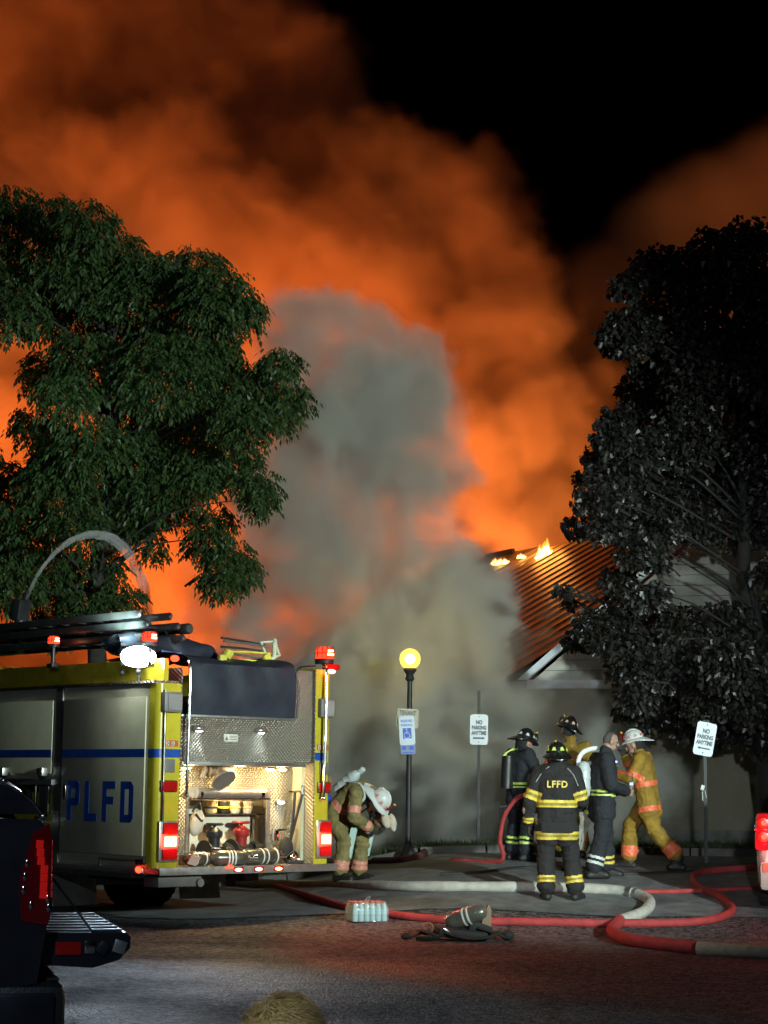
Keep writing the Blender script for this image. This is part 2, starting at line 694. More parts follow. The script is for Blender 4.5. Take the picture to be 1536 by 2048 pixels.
# gable: rake boards at the eave corner, planks behind
GP = math.radians(43)
span = 7.2
apex_h = span / 2 * math.tan(GP) * 0.92
for sgn, s0 in ((1, 0.0), (-1, span)):
    rb = MB()
    L = span / 2 / math.cos(GP)
    a, b = (0.0, 0.0), (span / 2, apex_h)
    s_a, s_b = s0, s0 + sgn * span / 2
    th = 0.17
    vs = [wp(s_a, EAVE + 0.003, 0.36), wp(s_b, EAVE + apex_h, 0.36), wp(s_b, EAVE + apex_h + th, 0.36), wp(s_a - sgn * 0.16, EAVE + 0.003, 0.36)]
    vs2 = [wp(s_a, EAVE + 0.003, 0.24), wp(s_b, EAVE + apex_h, 0.24), wp(s_b, EAVE + apex_h + th, 0.24), wp(s_a - sgn * 0.16, EAVE + 0.003, 0.24)]
    rb.add(vs + vs2, [(0, 1, 2, 3), (4, 7, 6, 5), (0, 4, 5, 1), (1, 5, 6, 2), (2, 6, 7, 3), (3, 7, 4, 0)])
    rb.build('rake_board', trim_m, bld, False)
npl = 18
ph = apex_h / npl
for k in range(npl):
    z0, z1 = EAVE + k * ph + 0.004, EAVE + (k + 1) * ph - 0.002
    i0, i1 = k * ph / math.tan(GP) / 0.92, (k + 1) * ph / math.tan(GP) / 0.92
    pb = MB()
    o0, o1 = 0.035, 0.012
    s0a, s1a = i0 + 0.03, span - i0 - 0.03
    s0b, s1b = min(i1 + 0.03, span / 2 - 0.01), max(span - i1 - 0.03, span / 2 + 0.01)
    vs = [wp(s0a, z0, o0), wp(s1a, z0, o0), wp(s1b, z1, o1), wp(s0b, z1, o1), wp(s0a, z0, -0.02), wp(s1a, z0, -0.02), wp(s1b, z1, -0.02), wp(s0b, z1, -0.02)]
    pb.add(vs, [(0, 1, 2, 3), (4, 7, 6, 5), (0, 4, 5, 1), (1, 5, 6, 2), (2, 6, 7, 3), (3, 7, 4, 0)])
    pb.build('siding_plank', plank_m, bld, False)

# main ribbed metal roof behind: faces left and towards the car park
al, rp = math.radians(57), math.radians(27.6)
re_ = Vector((math.cos(al), -math.sin(al), 0))                 # along the eave, right and nearer
ru = Vector((math.sin(al) * math.cos(rp), math.cos(al) * math.cos(rp), math.sin(rp)))  # up the slope
rn = re_.cross(ru).normalized()
if rn.z < 0:
    rn = -rn
R_TOP = at(1045, 1104, 43.0)     # a point on the burnt top edge
SP = 0.40
SLOPE = 8.2
prof = [(0.0, 0.0), (0.03, 0.024), (0.075, 0.024), (0.105, 0.0), (SP, 0.0)]


def roof_panel_mesh(top_cut):
    mb = MB()
    rows = [(-SLOPE, 0), (-SLOPE * 0.5, 0), (top_cut, 0)]
    pts = [[re_ * x + ru * d + rn * z for (x, z) in prof] for d, _ in rows]
    n = len(prof)
    vs = [p for r in pts for p in r] + [p - rn * 0.02 for r in pts for p in r]
    fs = []
    for j in range(2):
        for i in range(n - 1):
            a = j * n + i
            fs.append((a, a + 1, a + n + 1, a + n))
    off = 3 * n
    fs += [(b + off, a + off, d + off, c + off) for (a, b, c, d) in fs]
    for i in range(n - 1):
        fs.append((2 * n + i, 2 * n + i + 1, off + 2 * n + i + 1, off + 2 * n + i))
    return mb.add(vs, fs).mesh('roof_panel', metal_roof_m, False)


panel_meshes = [roof_panel_mesh(c) for c in (0.0, -0.12, 0.10)]
rr_ = random.Random(5)
for k in range(-3, 20):
    o = bpy.data.objects.new('roof_panel', panel_meshes[rr_.randrange(3) if k < 4 else 2])
    COL.objects.link(o)
    o.parent = bld
    o.location = R_TOP + re_ * (k * (SP + 0.001)) - BL + ru * (0.0 if k < 4 else 0.2)
# ridge timbers left standing
for k, (px, l) in enumerate(((1000, 0.9), (1050, 1.5), (1120, 2.2))):
    p = at(px, 1108 - k * 3, 43.3) - BL
    MB().box(p, (l, 0.09, 0.12), (0.05, -0.06, -0.9)).build('ridge_timber', char_m, bld, False)

# ------------------------------------------------------------------ flames
flame_core = glow('flame_core', (1.0, 0.62, 0.16), 14.0)
flame_rim = glow('flame_rim', (1.0, 0.30, 0.03), 2.6)


def flame(px, py, Y, w, h, label, seed):
    r = random.Random(seed)
    base = at(px, py, Y)
    root = thing('flame', label, 'flame', base, 0, 'flames breaking through the roof')
    for part, mt, sc in (('flame_edge', flame_rim, 1.0), ('flame_core', flame_core, 0.72)):
        mb = MB()
        rr = random.Random(seed)
        fwd = -0.10 * w if part == 'flame_core' else 0.0
        for k in range(7):
            x = (k / 6 - 0.5) * w
            hh = h * rr.uniform(0.45, 1.0) * (1 - abs(x) / w * 0.8) * sc
            ww = w * 0.17 * sc
            pts, rad = [], []
            for j in range(7):
                t = j / 6
                pts.append((x + math.sin(t * 4 + k * 1.7) * 0.05 * w * 2 * t + t * 0.12 * h, fwd + rr.uniform(-.03, .03) * w + math.cos(k * 2.1) * 0.1 * w, -0.12 * h + t * hh * 1.12))
                rad.append(max(0.004, ww * (0.75 + 0.6 * t - 1.35 * t * t)))
            mb.tube(pts, rad, 8)
        mb.build(part, mt, root)
    return root


flame(1088, 1114, 41.6, 0.36, 0.46, 'tallest yellow flame on the roof edge by the tree', 4)
flame(1003, 1127, 42.6, 0.42, 0.26, 'low wide flame at the left end of the burnt roof edge', 9)
flame(1042, 1115, 42.2, 0.16, 0.12, 'smallest flame, between the two larger ones on the roof', 2)


# ------------------------------------------------------------------ trees
def leaf_mat(name, c1, c2, rough=0.45, trans=0.25):
    m = bpy.data.materials.new(name)
    m.use_nodes = True
    nt = m.node_tree
    b = nt.nodes['Principled BSDF']
    b.inputs['Roughness'].default_value = rough
    g = nt.nodes.new('ShaderNodeNewGeometry')
    r = nt.nodes.new('ShaderNodeValToRGB')
    r.color_ramp.elements[0].color, r.color_ramp.elements[1].color = (*c1, 1), (*c2, 1)
    nt.links.new(g.outputs['Random Per Island'], r.inputs[0])
    nt.links.new(r.outputs[0], b.inputs['Base Color'])
    t = nt.nodes.new('ShaderNodeBsdfTranslucent')
    nt.links.new(r.outputs[0], t.inputs[0])
    mx = nt.nodes.new('ShaderNodeMixShader')
    mx.inputs[0].default_value = trans
    nt.links.new(b.outputs[0], mx.inputs[1])
    nt.links.new(t.outputs[0], mx.inputs[2])
    nt.links.new(mx.outputs[0], nt.nodes['Material Output'].inputs['Surface'])
    return m


bark_m = mat('bark', (0.035, 0.031, 0.026), 0.95, var=0.4, scale=9, bump=0.7, bscale=25)


dark_bark = mat('dark_bark', (0.022, 0.02, 0.017), 0.95, var=0.4, scale=9, bump=0.7, bscale=25)


def compound_leaf(rng, base, d, out_v, out_f, size):
    """A drooping leaf of five to seven pointed leaflets on one stalk."""
    n = rng.choice((5, 5, 7))
    d = d.normalized()
    side = d.cross(Vector((0, 0, 1)))
    side = side.normalized() if side.length > 1e-3 else Vector((1, 0, 0))
    for k in range(n):
        if k == n - 1:
            p, ld, L = base + d * size * 1.0, d + Vector((0, 0, -0.5)), size * 0.62
        else:
            q = k // 2
            sg = 1 if k % 2 else -1
            p = base + d * size * (0.35 + 0.33 * q)
            ld, L = d * 0.45 + side * sg * 0.9 + Vector((0, 0, -0.55)), size * rng.uniform(0.45, 0.6)
        p = p + Vector((0, 0, -0.15 * size * (p - base).length / size))
        ld = (ld + Vector((rng.uniform(-.3, .3), rng.uniform(-.3, .3), rng.uniform(-.3, .2)))).normalized()
        w = ld.cross(Vector((rng.uniform(-1, 1), rng.uniform(-1, 1), 1.2))).normalized() * L * 0.20
        i = len(out_v)
        m_ = p + ld * L * 0.42
        out_v += [tuple(p), tuple(m_ + w), tuple(p + ld * L + Vector((0, 0, -0.1 * L))), tuple(m_ - w)]
        out_f.append((i, i + 1, i + 2, i + 3))


def maple_leaf(rng, base, d, out_v, out_f, size):
    d = (d + Vector((rng.uniform(-.6, .6), rng.uniform(-.6, .6), rng.uniform(-.9, .1)))).normalized()
    nrm = Vector((rng.uniform(-1, 1), rng.uniform(-1, 1), rng.uniform(0.0, 1.3))).normalized()
    s = d.cross(nrm)
    s = s.normalized() if s.length > 1e-3 else Vector((1, 0, 0))
    pts = [(0, 0), (0.30, 0.12), (0.52, 0.28), (0.30, 0.45), (0.34, 0.72), (0.0, 1.0), (-0.34, 0.72), (-0.30, 0.45), (-0.52, 0.28), (-0.30, 0.12)]
    i = len(out_v)
    nn = d.cross(s)
    for x, y in pts:
        out_v.append(tuple(base + (s * x + d * y + nn * (0.35 * abs(x) - 0.12 * y)) * size))
    out_f += [(i, i + 1, i + 2, i + 3), (i, i + 3, i + 4, i + 5), (i, i + 5, i + 6, i + 7), (i, i + 7, i + 8, i + 9)]


def tree(label, foot_p, trunk_top, clumps, leafer, leaf_m, size, per, seed, trunk_r, depth_spread, twig_r=0.012):
    rng = random.Random(seed)
    root = thing('tree', label, 'tree', foot_p)
    base = Vector(foot_p)
    tb = MB()
    top = Vector(trunk_top) - base
    n = 9
    pts = [Vector((0, 0, -0.1)).lerp(top, k / n) + Vector((0.08 * math.sin(k * 1.9 + seed), 0.08 * math.cos(k * 1.3), 0)) * (k > 0) for k in range(n + 1)]
    tb.tube(pts, [trunk_r * (1.25 if k == 0 else 1 - 0.75 * k / n) for k in range(n + 1)], 12)
    lv, lf = [], []
    for (c, r) in clumps:
        c = Vector(c) + Vector((0, rng.uniform(-1, 1) * depth_spread, 0)) - base
        # limb from the trunk up to the clump
        tz = max(0.42, min(0.98, (c.z - 0.45) / max(0.1, top.z) * 0.93))
        k = tz * n
        i0 = min(n - 1, int(k))
        s = pts[i0].lerp(pts[i0 + 1], k - i0)
        mid = s.lerp(c, 0.5) + Vector((rng.uniform(-.25, .25), rng.uniform(-.25, .25), 0.25))
        if rng.random() < (0.6 if leafer is compound_leaf else 0.45):
            tb.tube(catmull([s, mid, c], 4), [trunk_r * 0.15 * (1 - 0.8 * q / 8) * min(1.0, 0.5 + r) for q in range(9)], 6)
        for t in range(max(3, int(r * 9))):
            dv = Vector((rng.gauss(0, 1), rng.gauss(0, 1), rng.gauss(0, 0.8))).normalized()
            e = c + dv * r * rng.uniform(0.55, 1.05)
            st = c.lerp(s, rng.uniform(0.0, 0.25))
            tb.tube([st, st.lerp(e, 0.55) + Vector((0, 0, 0.08 * r)), e], [twig_r * 1.6, twig_r, twig_r * 0.5], 4, cap=False)
        cnt = int(per * (r ** 2))
        for _ in range(cnt):
            dv = Vector((rng.gauss(0, 1), rng.gauss(0, 1), rng.gauss(0, 1))).normalized()
            rad = r * rng.random() ** 0.42 * (1.0 + 0.22 * mnoise.noise((c + dv * 2.0) * 1.3))
            p = c + Vector((dv.x, dv.y, dv.z * 0.85)) * rad
            leafer(rng, p, Vector((dv.x * 0.7, dv.y * 0.7, -0.55 + dv.z * 0.3)), lv, lf, size * rng.uniform(0.7, 1.25))
    tb.build('trunk', dark_bark if leafer is maple_leaf else bark_m, root)
    MB().add(lv, lf).build('crown', leaf_m, root, False)
    return root


green_leaf = leaf_mat('green_leaf', (0.030, 0.065, 0.022), (0.070, 0.12, 0.035))
dark_leaf = leaf_mat('dark_maple_leaf', (0.011, 0.011, 0.009), (0.032, 0.030, 0.025), 0.4, 0.15)

TL = 28.5
C = [(20, 440, 60), (100, 425, 50), (40, 540, 70), (130, 500, 60), (190, 470, 45), (240, 500, 45), (20, 610, 60), (290, 520, 50),
     (120, 600, 65), (210, 580, 65), (310, 590, 75), (390, 540, 60), (440, 600, 60), (480, 640, 45), (380, 640, 70), (270, 670, 75),
     (160, 690, 60), (90, 730, 50), (330, 740, 80), (230, 770, 55), (420, 720, 50), (470, 770, 55), (530, 760, 50),
     (560, 720, 32), (575, 785, 36), (555, 830, 38), (420, 820, 60), (490, 850, 50), (340, 830, 60), (60, 830, 50), (150, 800, 45), (280, 850, 50),
     (110, 900, 55), (200, 900, 60), (300, 910, 60), (380, 910, 55), (460, 910, 50), (510, 950, 35), (520, 1000, 24),
     (40, 960, 55), (130, 980, 60), (220, 990, 65), (310, 980, 55), (400, 960, 40), (60, 1050, 55), (150, 1040, 45), (230, 1040, 45), (300, 1050, 38), (360, 1020, 30),
     (20, 1120, 55), (90, 1110, 45), (40, 1180, 50), (120, 1180, 40), (190, 1130, 50), (225, 1180, 40), (165, 1210, 40), (305, 1090, 18), (430, 1040, 35), (420, 1085, 38),
     (455, 1110, 42), (440, 1150, 30), (485, 1130, 28), (410, 1150, 14), (100, 1240, 40), (-40, 500, 70), (-110, 650, 60), (-110, 900, 70), (-60, 1060, 80)]
rt = random.Random(12)
clumps = [(at(x, y, TL + rt.uniform(-1.4, 1.4)), r * TL / FPX * 1.2) for x, y, r in C]
tb_ = at(170, 1640, TL)
tree('tall green broadleaf tree with drooping leaflets behind the fire engine', (tb_.x, tb_.y, ground_z(tb_.x, tb_.y)), at(230, 620, TL), clumps,
     compound_leaf, green_leaf, 0.16, 1900, 21, 0.20, 0.8)

TR = 27.0
C = [(1430, 490, 45), (1500, 480, 55), (1370, 520, 50), (1300, 560, 50), (1255, 570, 32), (1440, 570, 75), (1520, 580, 70), (1340, 620, 65), (1270, 650, 55),
     (1235, 680, 32), (1400, 670, 75), (1490, 690, 80), (1320, 720, 50), (1290, 760, 42), (1390, 770, 70), (1470, 790, 75), (1530, 760, 60), (1310, 810, 55), (1250, 830, 40),
     (1220, 880, 35), (1190, 920, 28), (1165, 955, 18), (1280, 890, 60), (1370, 870, 70), (1450, 890, 75), (1530, 880, 70), (1230, 950, 50), (1190, 1000, 42), (1165, 1040, 26),
     (1300, 980, 65), (1390, 970, 65), (1480, 980, 70), (1240, 1040, 50), (1200, 1065, 30), (1310, 1060, 48), (1390, 1050, 48), (1470, 1060, 50), (1530, 1050, 50),
     (1260, 1110, 36), (1235, 1160, 34), (1300, 1130, 26), (1530, 1150, 34), (1125, 1180, 16), (1140, 1205, 14), (1245, 1215, 38), (1290, 1200, 32),
     (1190, 1255, 42), (1150, 1285, 26), (1240, 1280, 50), (1310, 1250, 50), (1380, 1250, 55), (1450, 1250, 55), (1520, 1240, 55), (1290, 1330, 55), (1370, 1330, 60), (1450, 1330, 60), (1530, 1330, 60),
     (1240, 1340, 30), (1280, 1390, 40), (1340, 1410, 50), (1420, 1400, 52), (1500, 1400, 55), (1250, 1425, 20), (1300, 1445, 26), (1480, 1450, 40), (1530, 1480, 40), (1370, 1455, 34), (1430, 1465, 32), (1550, 640, 70), (1590, 800, 90), (1590, 1000, 90), (1590, 1300, 90), (1590, 520, 60), (1650, 580, 75), (1690, 740, 90), (1720, 910, 95), (1710, 1090, 95), (1690, 1280, 90), (1650, 1420, 70), (1790, 1000, 70), (1800, 1180, 70)]
clumps = [(at(x, y, TR + rt.uniform(-1.0, 1.6)), r * TR / FPX * 1.18) for x, y, r in C]
tb_ = at(1560, 1690, TR + 1)
tree('dark maple tree with dense leaves standing at the right of the car park', (tb_.x, tb_.y, ground_z(tb_.x, tb_.y)), at(1450, 700, TR + .5), clumps,
     maple_leaf, dark_leaf, 0.088, 3300, 33, 0.18, 0.7)


# ------------------------------------------------------------------ the fire engine
TRUCK_A = math.radians(42.3)
TW = 2.44
truck = thing('fire_engine', 'yellow fire engine with a lit rear equipment bay and blue stripe', 'fire engine', (-2.38, 20.54, 0), TRUCK_A)
yel = mat('lime_yellow_paint', (0.55, 0.45, 0.03), 0.28, var=0.06, coat=0.4, stain=(0.30, 0.27, 0.05), stain_scale=2.0, stain_amt=0.3)
whi = mat('white_paint', (0.56, 0.53, 0.36), 0.35, var=0.06, coat=0.3, stain=(0.4, 0.39, 0.34), stain_scale=2.0, stain_amt=0.4)
blu = mat('blue_stripe', (0.012, 0.07, 0.35), 0.35, var=0.12)
dia = tread_plate('tread_plate', (0.42, 0.38, 0.31))
alu = mat('brushed_aluminium', (0.62, 0.61, 0.58), 0.35, 0.9, var=0.12, scale=14, stain=(0.35, 0.34, 0.32))
chrome = mat('chrome', (0.8, 0.8, 0.8), 0.12, 1.0, var=0.03)
blk = mat('black_rubber', (0.018, 0.018, 0.018), 0.75, var=0.3, bump=0.2)
blkm = mat('black_metal', (0.02, 0.02, 0.022), 0.4, var=0.2)
grm = mat('grey_panel', (0.20, 0.19, 0.18), 0.5, 0.3, var=0.15)
redl = mat('red_lens', (0.42, 0.008, 0.008), 0.18, var=0.1, coat=0.5)
red_on = glow('red_lamp_lit', (1.0, 0.03, 0.012), 9.0)
red_core = glow('red_lamp_core', (1.0, 0.22, 0.10), 16.0)
white_on = glow('white_lamp_lit', (0.86, 0.97, 1.0), 90.0)
warm_on = glow('warm_lamp_lit', (1.0, 0.72, 0.36), 30.0)
cool_on = glow('cool_lamp_lit', (0.75, 0.93, 1.0), 14.0)
canvas = mat('dark_vinyl_cover', (0.016, 0.020, 0.034), 0.6, var=0.25, scale=4, bump=0.25, bscale=8)
T = truck


def tl(u, w, z):
    """truck-local to world"""
    return Vector((-2.38, 20.54, 0)) + Vector((u * math.cos(TRUCK_A) - w * math.sin(TRUCK_A), u * math.sin(TRUCK_A) + w * math.cos(TRUCK_A), z))


def part(name, m, mb, parent=None, label=None, smooth=True):
    o = mb.build(name, m, parent or T, smooth)
    if label:
        o['label'] = label
    return o


# chassis and body shell
part('chassis', blkm, MB().span((0.55, 0.6, 0.32), (0.75, 8.6, 0.46)).span((1.69, 0.6, 0.32), (1.89, 8.6, 0.46)).span((0.4, 2.6, 0.2), (2.04, 2.8, 0.4)))
# left body: rear compartment shell up to the post, with a rounded rear corner
rc = [(0.0, 1.93, 0)]
cr = MB()
arc = [(0.07 - 0.07 * math.cos(t), 0.07 - 0.07 * math.sin(t)) for t in [math.pi / 2 * k / 6 for k in range(7)]]
poly = [(0.0, 0.16)] + arc + [(0.30, 0.0), (0.30, 0.16)]
part('corner_post', yel, cr.prism(poly, (0, 0, 0.50), (1, 0, 0), (0, 1, 0), 1.97), label='left rear yellow corner post')
cr = MB()
poly = [(TW, 0.16)] + [(TW - u, w) for u, w in arc] + [(2.20, 0.0), (2.20, 0.16)]
part('corner_post', yel, cr.prism(poly[::-1], (0, 0, 0.50), (1, 0, 0), (0, 1, 0), 2.22), label='right rear yellow corner post')
side = MB().span((0.004, 0.163, 0.52), (0.30, 1.82, 2.47))
part('side_body', whi, side, label='dull white rear side body')
part('side_body', whi, MB().span((0.004, 1.98, 1.44), (0.30, 4.6, 2.47)).span((0.012, 1.98, 1.30), (0.30, 2.2, 1.44)))
part('side_body', whi, MB().span((2.14, 0.163, 0.52), (2.436, 7.0, 2.47)), label='right side body')
part('side_post', alu, MB().span((-0.012, 1.83, 0.52), (0.30, 1.97, 2.47)))
# the door that carries the lettering stands proud with a seam all round
door = part('compartment_door', whi, MB().span((-0.018, 0.20, 0.64), (0.002, 1.80, 2.33), 0.008))
part('door_handle', chrome, MB().box((-0.03, 1.70, 1.30), (0.02, 0.05, 0.16), None, 0.008), door)
part('compartment_door', whi, MB().span((-0.018, 2.02, 1.50), (0.002, 4.5, 2.33), 0.008))
part('stripe', blu, MB().span((-0.0215, 0.20, 1.682), (-0.0185, 1.80, 1.772)), label='blue stripe along the left side')
part('stripe', blu, MB().span((-0.0215, 2.02, 1.682), (-0.0185, 4.5, 1.772)))
st = MB()
pl = [(0.0, 0.16)] + arc + [(0.302, 0.0)]
pts = [Vector((u - 0.003 * (1 if i < 7 else 0), w - 0.003 * (i > 1), 0)) for i, (u, w) in enumerate(pl)]
vs = [p + Vector((0, 0, 1.682)) for p in pts] + [p + Vector((0, 0, 1.772)) for p in pts]
n = len(pts)
st.add(vs, [(i, i + 1, n + i + 1, n + i) for i in range(n - 1)])
part('stripe', blu, st, label='blue stripe round the left rear corner')
part('stripe', blu, MB().span((2.20, -0.004, 1.682), (2.372, -0.001, 1.772)))
# block letters
def block_letters(word, h, w, gap, th):
    mb = MB()
    x = 0.0
    for ch in word:
        L = []
        if ch in 'PFDL':
            L.append([(0, 0), (th, 0), (th, h), (0, h)])
        if ch == 'L':
            L.append([(th, 0), (w, 0), (w, th), (th, th)])
        if ch == 'F':
            L += [[(th, h - th), (w, h - th), (w, h), (th, h)], [(th, h * 0.43), (w * 0.88, h * 0.43), (w * 0.88, h * 0.43 + th), (th, h * 0.43 + th)]]
        if ch == 'P':
            L += [[(th, h - th), (w - .04, h - th), (w - .04, h), (th, h)], [(th, h * 0.38), (w - .04, h * 0.38), (w - .04, h * 0.38 + th), (th, h * 0.38 + th)],
                  [(w - th, h * 0.38 + .04), (w, h * 0.38 + .04), (w, h - .04), (w - th, h - .04)],
                  [(w - th, h - .04), (w, h - .04), (w - .04, h), (w - th, h)], [(w - th, h * .38), (w - .04, h * .38), (w, h * .38 + .04), (w - th, h * .38 + .04)]]
        if ch == 'D':
            L += [[(th, h - th), (w - .05, h - th), (w - .05, h), (th, h)], [(th, 0), (w - .05, 0), (w - .05, th), (th, th)],
                  [(w - th, .05), (w, .05), (w, h - .05), (w - th, h - .05)],
                  [(w - th, h - .05), (w, h - .05), (w - .05, h), (w - th, h)], [(w - th, 0), (w - .05, 0), (w, .05), (w - th, .05)]]
        for q in L:
            # reading direction runs from the front of the truck to its rear
            mb.prism(q, (-0.0195, 1.66 - x, 0.985), (0, -1, 0), (0, 0, 1), 0.002)
        x += w + gap
    return mb


part('lettering', blu, block_letters('PLFD', 0.44, 0.245, 0.10, 0.085), label='blue block letters PLFD')
# rub rail, trim and lower edge on the left side
part('rub_rail', alu, MB().span((-0.03, 0.16, 0.455), (0.02, 3.2, 0.515), 0.01).span((-0.02, 0.2, 0.585), (0.0, 1.0, 0.60)).span((-0.02, 0.97, 0.515), (0.0, 1.0, 0.60)))
part('rub_rail', alu, MB().span((2.42, 0.16, 0.455), (2.47, 3.2, 0.515), 0.01))
part('running_board', dia, MB().span((0.0, 0.4, 0.40), (0.5, 2.4, 0.455)))
part('side_marker', red_on, MB().ball((-0.04, 0.22, 0.50), (0.025, 0.05, 0.035)), label='small lit red lamp low on the left side')
part('side_marker_bracket', blkm, MB().span((-0.035, 0.14, 0.55), (0.0, 0.30, 0.61), 0.01))
part('recessed_light', blkm, MB().span((-0.03, 2.04, 1.06), (0.02, 2.24, 1.36), 0.01))
part('grab_rail', chrome, MB().tube([(-0.05, 2.27, 1.08), (-0.05, 2.27, 1.36)], 0.012))
# fender with wheel arch
fy = MB()
R = 0.62
pl = [(2.0, 0.52), (2.0, 1.29), (4.4, 1.29), (4.4, 0.52), (3.2 + R, 0.52)] + [(3.2 + R * math.cos(t), 0.55 + R * math.sin(t)) for t in [math.pi * k / 14 for k in range(15)]] + [(3.2 - R, 0.52)]
fy.prism(pl, (0.0, 0, 0), (0, 1, 0), (0, 0, 1), 0.02)
part('fender', yel, fy)
part('fender_trim', chrome, MB().tube([(-0.01, 3.2 + R * math.cos(t), 0.55 + R * math.sin(t)) for t in [math.pi * k / 20 for k in range(21)]], 0.018, 8))
part('arch_trim', alu, MB().span((-0.03, 1.98, 1.375), (0.01, 4.5, 1.435)))
part('fuel_cap', blk, MB().lathe([(0.0, 0), (0.085, 0), (0.085, 0.02), (0.0, 0.03)], (-0.003, 2.5, 1.24), R=Matrix.Rotation(-math.pi / 2, 3, 'Y')))
part('pump_fitting', chrome, MB().cone((-0.01, 2.12, 0.95), (-0.11, 2.12, 0.95), 0.06).cone((-0.11, 2.12, 0.95), (-0.13, 2.12, 0.95), 0.072).ball((-0.06, 2.12, 1.03), 0.03))
for y_ in (2.15, 3.0):
    part('hose_clamp', alu, MB().box((-0.05, y_, 1.52), (0.08, 0.12, 0.1), None, 0.02))


# wheels (dual rear and front)
def wheel(parent, u, w, z, r, width, name='wheel'):
    root = bpy.data.objects.new(name, None)
    COL.objects.link(root)
    root.parent = parent
    root.location = (u, w, z)
    mb = MB()
    hw = width / 2
    mb.lathe([(r * 0.55, -hw), (r * 0.93, -hw), (r, -hw * 0.8), (r, hw * 0.8), (r * 0.93, hw), (r * 0.55, hw)], axis='X', n=32)
    for k in range(36):
        a = 2 * math.pi * k / 36
        for s in (-1, 1):
            mb.box((s * hw * 0.42, math.cos(a) * r * 1.005, math.sin(a) * r * 1.005), (hw * 0.7, 0.05, 0.02), (a - math.pi / 2, 0, 0))
    part('tyre', blk, mb, root)
    rb = MB().lathe([(0.02, -hw * .3), (r * 0.3, -hw * .25), (r * 0.5, -hw * .5), (r * 0.57, -hw * .95), (r * 0.57, hw * .95), (0.05, hw * .9)], axis='X', n=24)
    for k in range(10):
        a = 2 * math.pi * k / 10
        rb.ball((-hw * .32, math.cos(a) * r * 0.36, math.sin(a) * r * 0.36), 0.022, 6, 4)
    part('rim', alu, rb, root)
    return root


for u in (0.20, 0.50, 1.94, 2.24):
    wheel(T, u, 3.2, 0.405, 0.505, 0.26)
for u in (0.22, 2.22):
    wheel(T, u, 7.6, 0.405, 0.505, 0.30)
part('axle', blkm, MB().cone((0.2, 3.2, 0.40), (2.24, 3.2, 0.40), 0.09).ball((1.22, 3.2, 0.40), 0.22))
flap_m = mat('mud_flap_rubber', (0.22, 0.20, 0.17), 0.85, var=0.3, stain=(0.36, 0.33, 0.27), stain_scale=3, stain_amt=0.8, bump=0.2)
for (u0, u1, w, z0, z1) in ((0.05, 0.66, 2.0, 0.02, 0.42), (1.75, 2.36, 1.9, 0.05, 0.44)):
    part('mud_flap', flap_m, MB().grid(lambda a, b, u0=u0, u1=u1, w=w, z0=z0, z1=z1: Vector((u0 + (u1 - u0) * a, w + 0.03 * math.sin(b * 2.2) + 0.015 * math.sin(a * 7), z0 + (z1 - z0) * b)), 8, 6).box(((u0 + u1) / 2, w + 0.03, z1), (u1 - u0, 0.04, 0.03)))
part('step_box', flap_m, MB().span((0.95, 0.75, 0.30), (1.55, 0.95, 0.44), 0.02), label='dull metal box under the tailboard')
part('frame_end', grm, MB().span((0.05, -0.02, 0.32), (0.62, 0.25, 0.44), 0.015).cone((0.58, 0.0, 0.36), (0.58, -0.06, 0.36), 0.045))

# tailboard
part('tailboard', dia, MB().span((-0.02, -0.12, 0.455), (2.44, 0.42, 0.525), 0.012))
tbm = MB().span((-0.02, -0.135, 0.45), (2.44, -0.122, 0.53), 0.004)
part('tailboard_edge', alu, tbm)
for u in (1.02, 1.30, 1.58):
    h = part('step_lamp', redl, MB().box((u, -0.145, 0.495), (0.13, 0.02, 0.055), None, 0.012))
    part('lamp_bulb', red_core, MB().ball((u - 0.01, -0.157, 0.492), (0.05, 0.008, 0.018), 10, 6), h)
part('clearance_lamp', red_on, MB().ball((0.90, -0.145, 0.525), (0.05, 0.012, 0.02), 10, 6), label='small red glow above the left step lamp')

# rear bay: back wall, side walls, roof and floor of bright tread plate
part('bay_back', dia, MB().span((1.79, 0.32, 0.53), (2.185, 0.35, 1.60)).span((0.315, 0.32, 1.36), (1.79, 0.35, 1.60)))
part('bay_wall', dia, MB().span((2.185, -0.0, 0.53), (2.199, 0.42, 2.71)), label='right inner wall of tread plate')
part('bay_wall', dia, MB().span((0.301, 0.0, 0.53), (0.314, 0.42, 2.65)), label='left inner wall of tread plate')
part('bay_ledge', alu, MB().span((0.315, -0.03, 1.605), (2.05, 0.42, 1.645), 0.006))
part('tread_jamb', dia, MB().span((0.315, 0.32, 0.53), (0.66, 0.35, 1.36)))
# roll-up compartment in the middle, left open
cream = mat('cream_panel', (0.72, 0.65, 0.50), 0.5, var=0.1, stain=(0.42, 0.36, 0.26), stain_scale=3, stain_amt=0.4)
part('bay_compartment', cream, MB().span((0.66, 0.80, 0.53), (2.10, 0.82, 1.36)).span((0.66, 0.35, 1.355), (2.10, 0.80, 1.37)).span((0.65, 0.355, 0.53), (0.66, 0.82, 1.36)).span((2.10, 0.355, 0.53), (2.11, 0.82, 1.36)).span((0.66, 0.35, 0.526), (2.10, 0.80, 0.536)))
part('bay_frame', alu, MB().span((0.63, 0.295, 1.26), (1.80, 0.32, 1.37)).span((1.755, 0.295, 0.53), (1.80, 0.32, 1.26)).span((0.63, 0.295, 0.53), (0.66, 0.32, 1.26)))
rd = part('roll_up_door', alu, MB().cone((0.72, 0.26, 1.31), (1.68, 0.26, 1.31), 0.055, None, 14))
part('door_bar', chrome, MB().tube([(0.64, 0.22, 1.245), (1.72, 0.22, 1.245)], 0.014).box((0.76, 0.22, 1.28), (0.05, 0.05, 0.08), None, 0.01).box((1.62, 0.22, 1.28), (0.05, 0.05, 0.08), None, 0.01), rd)
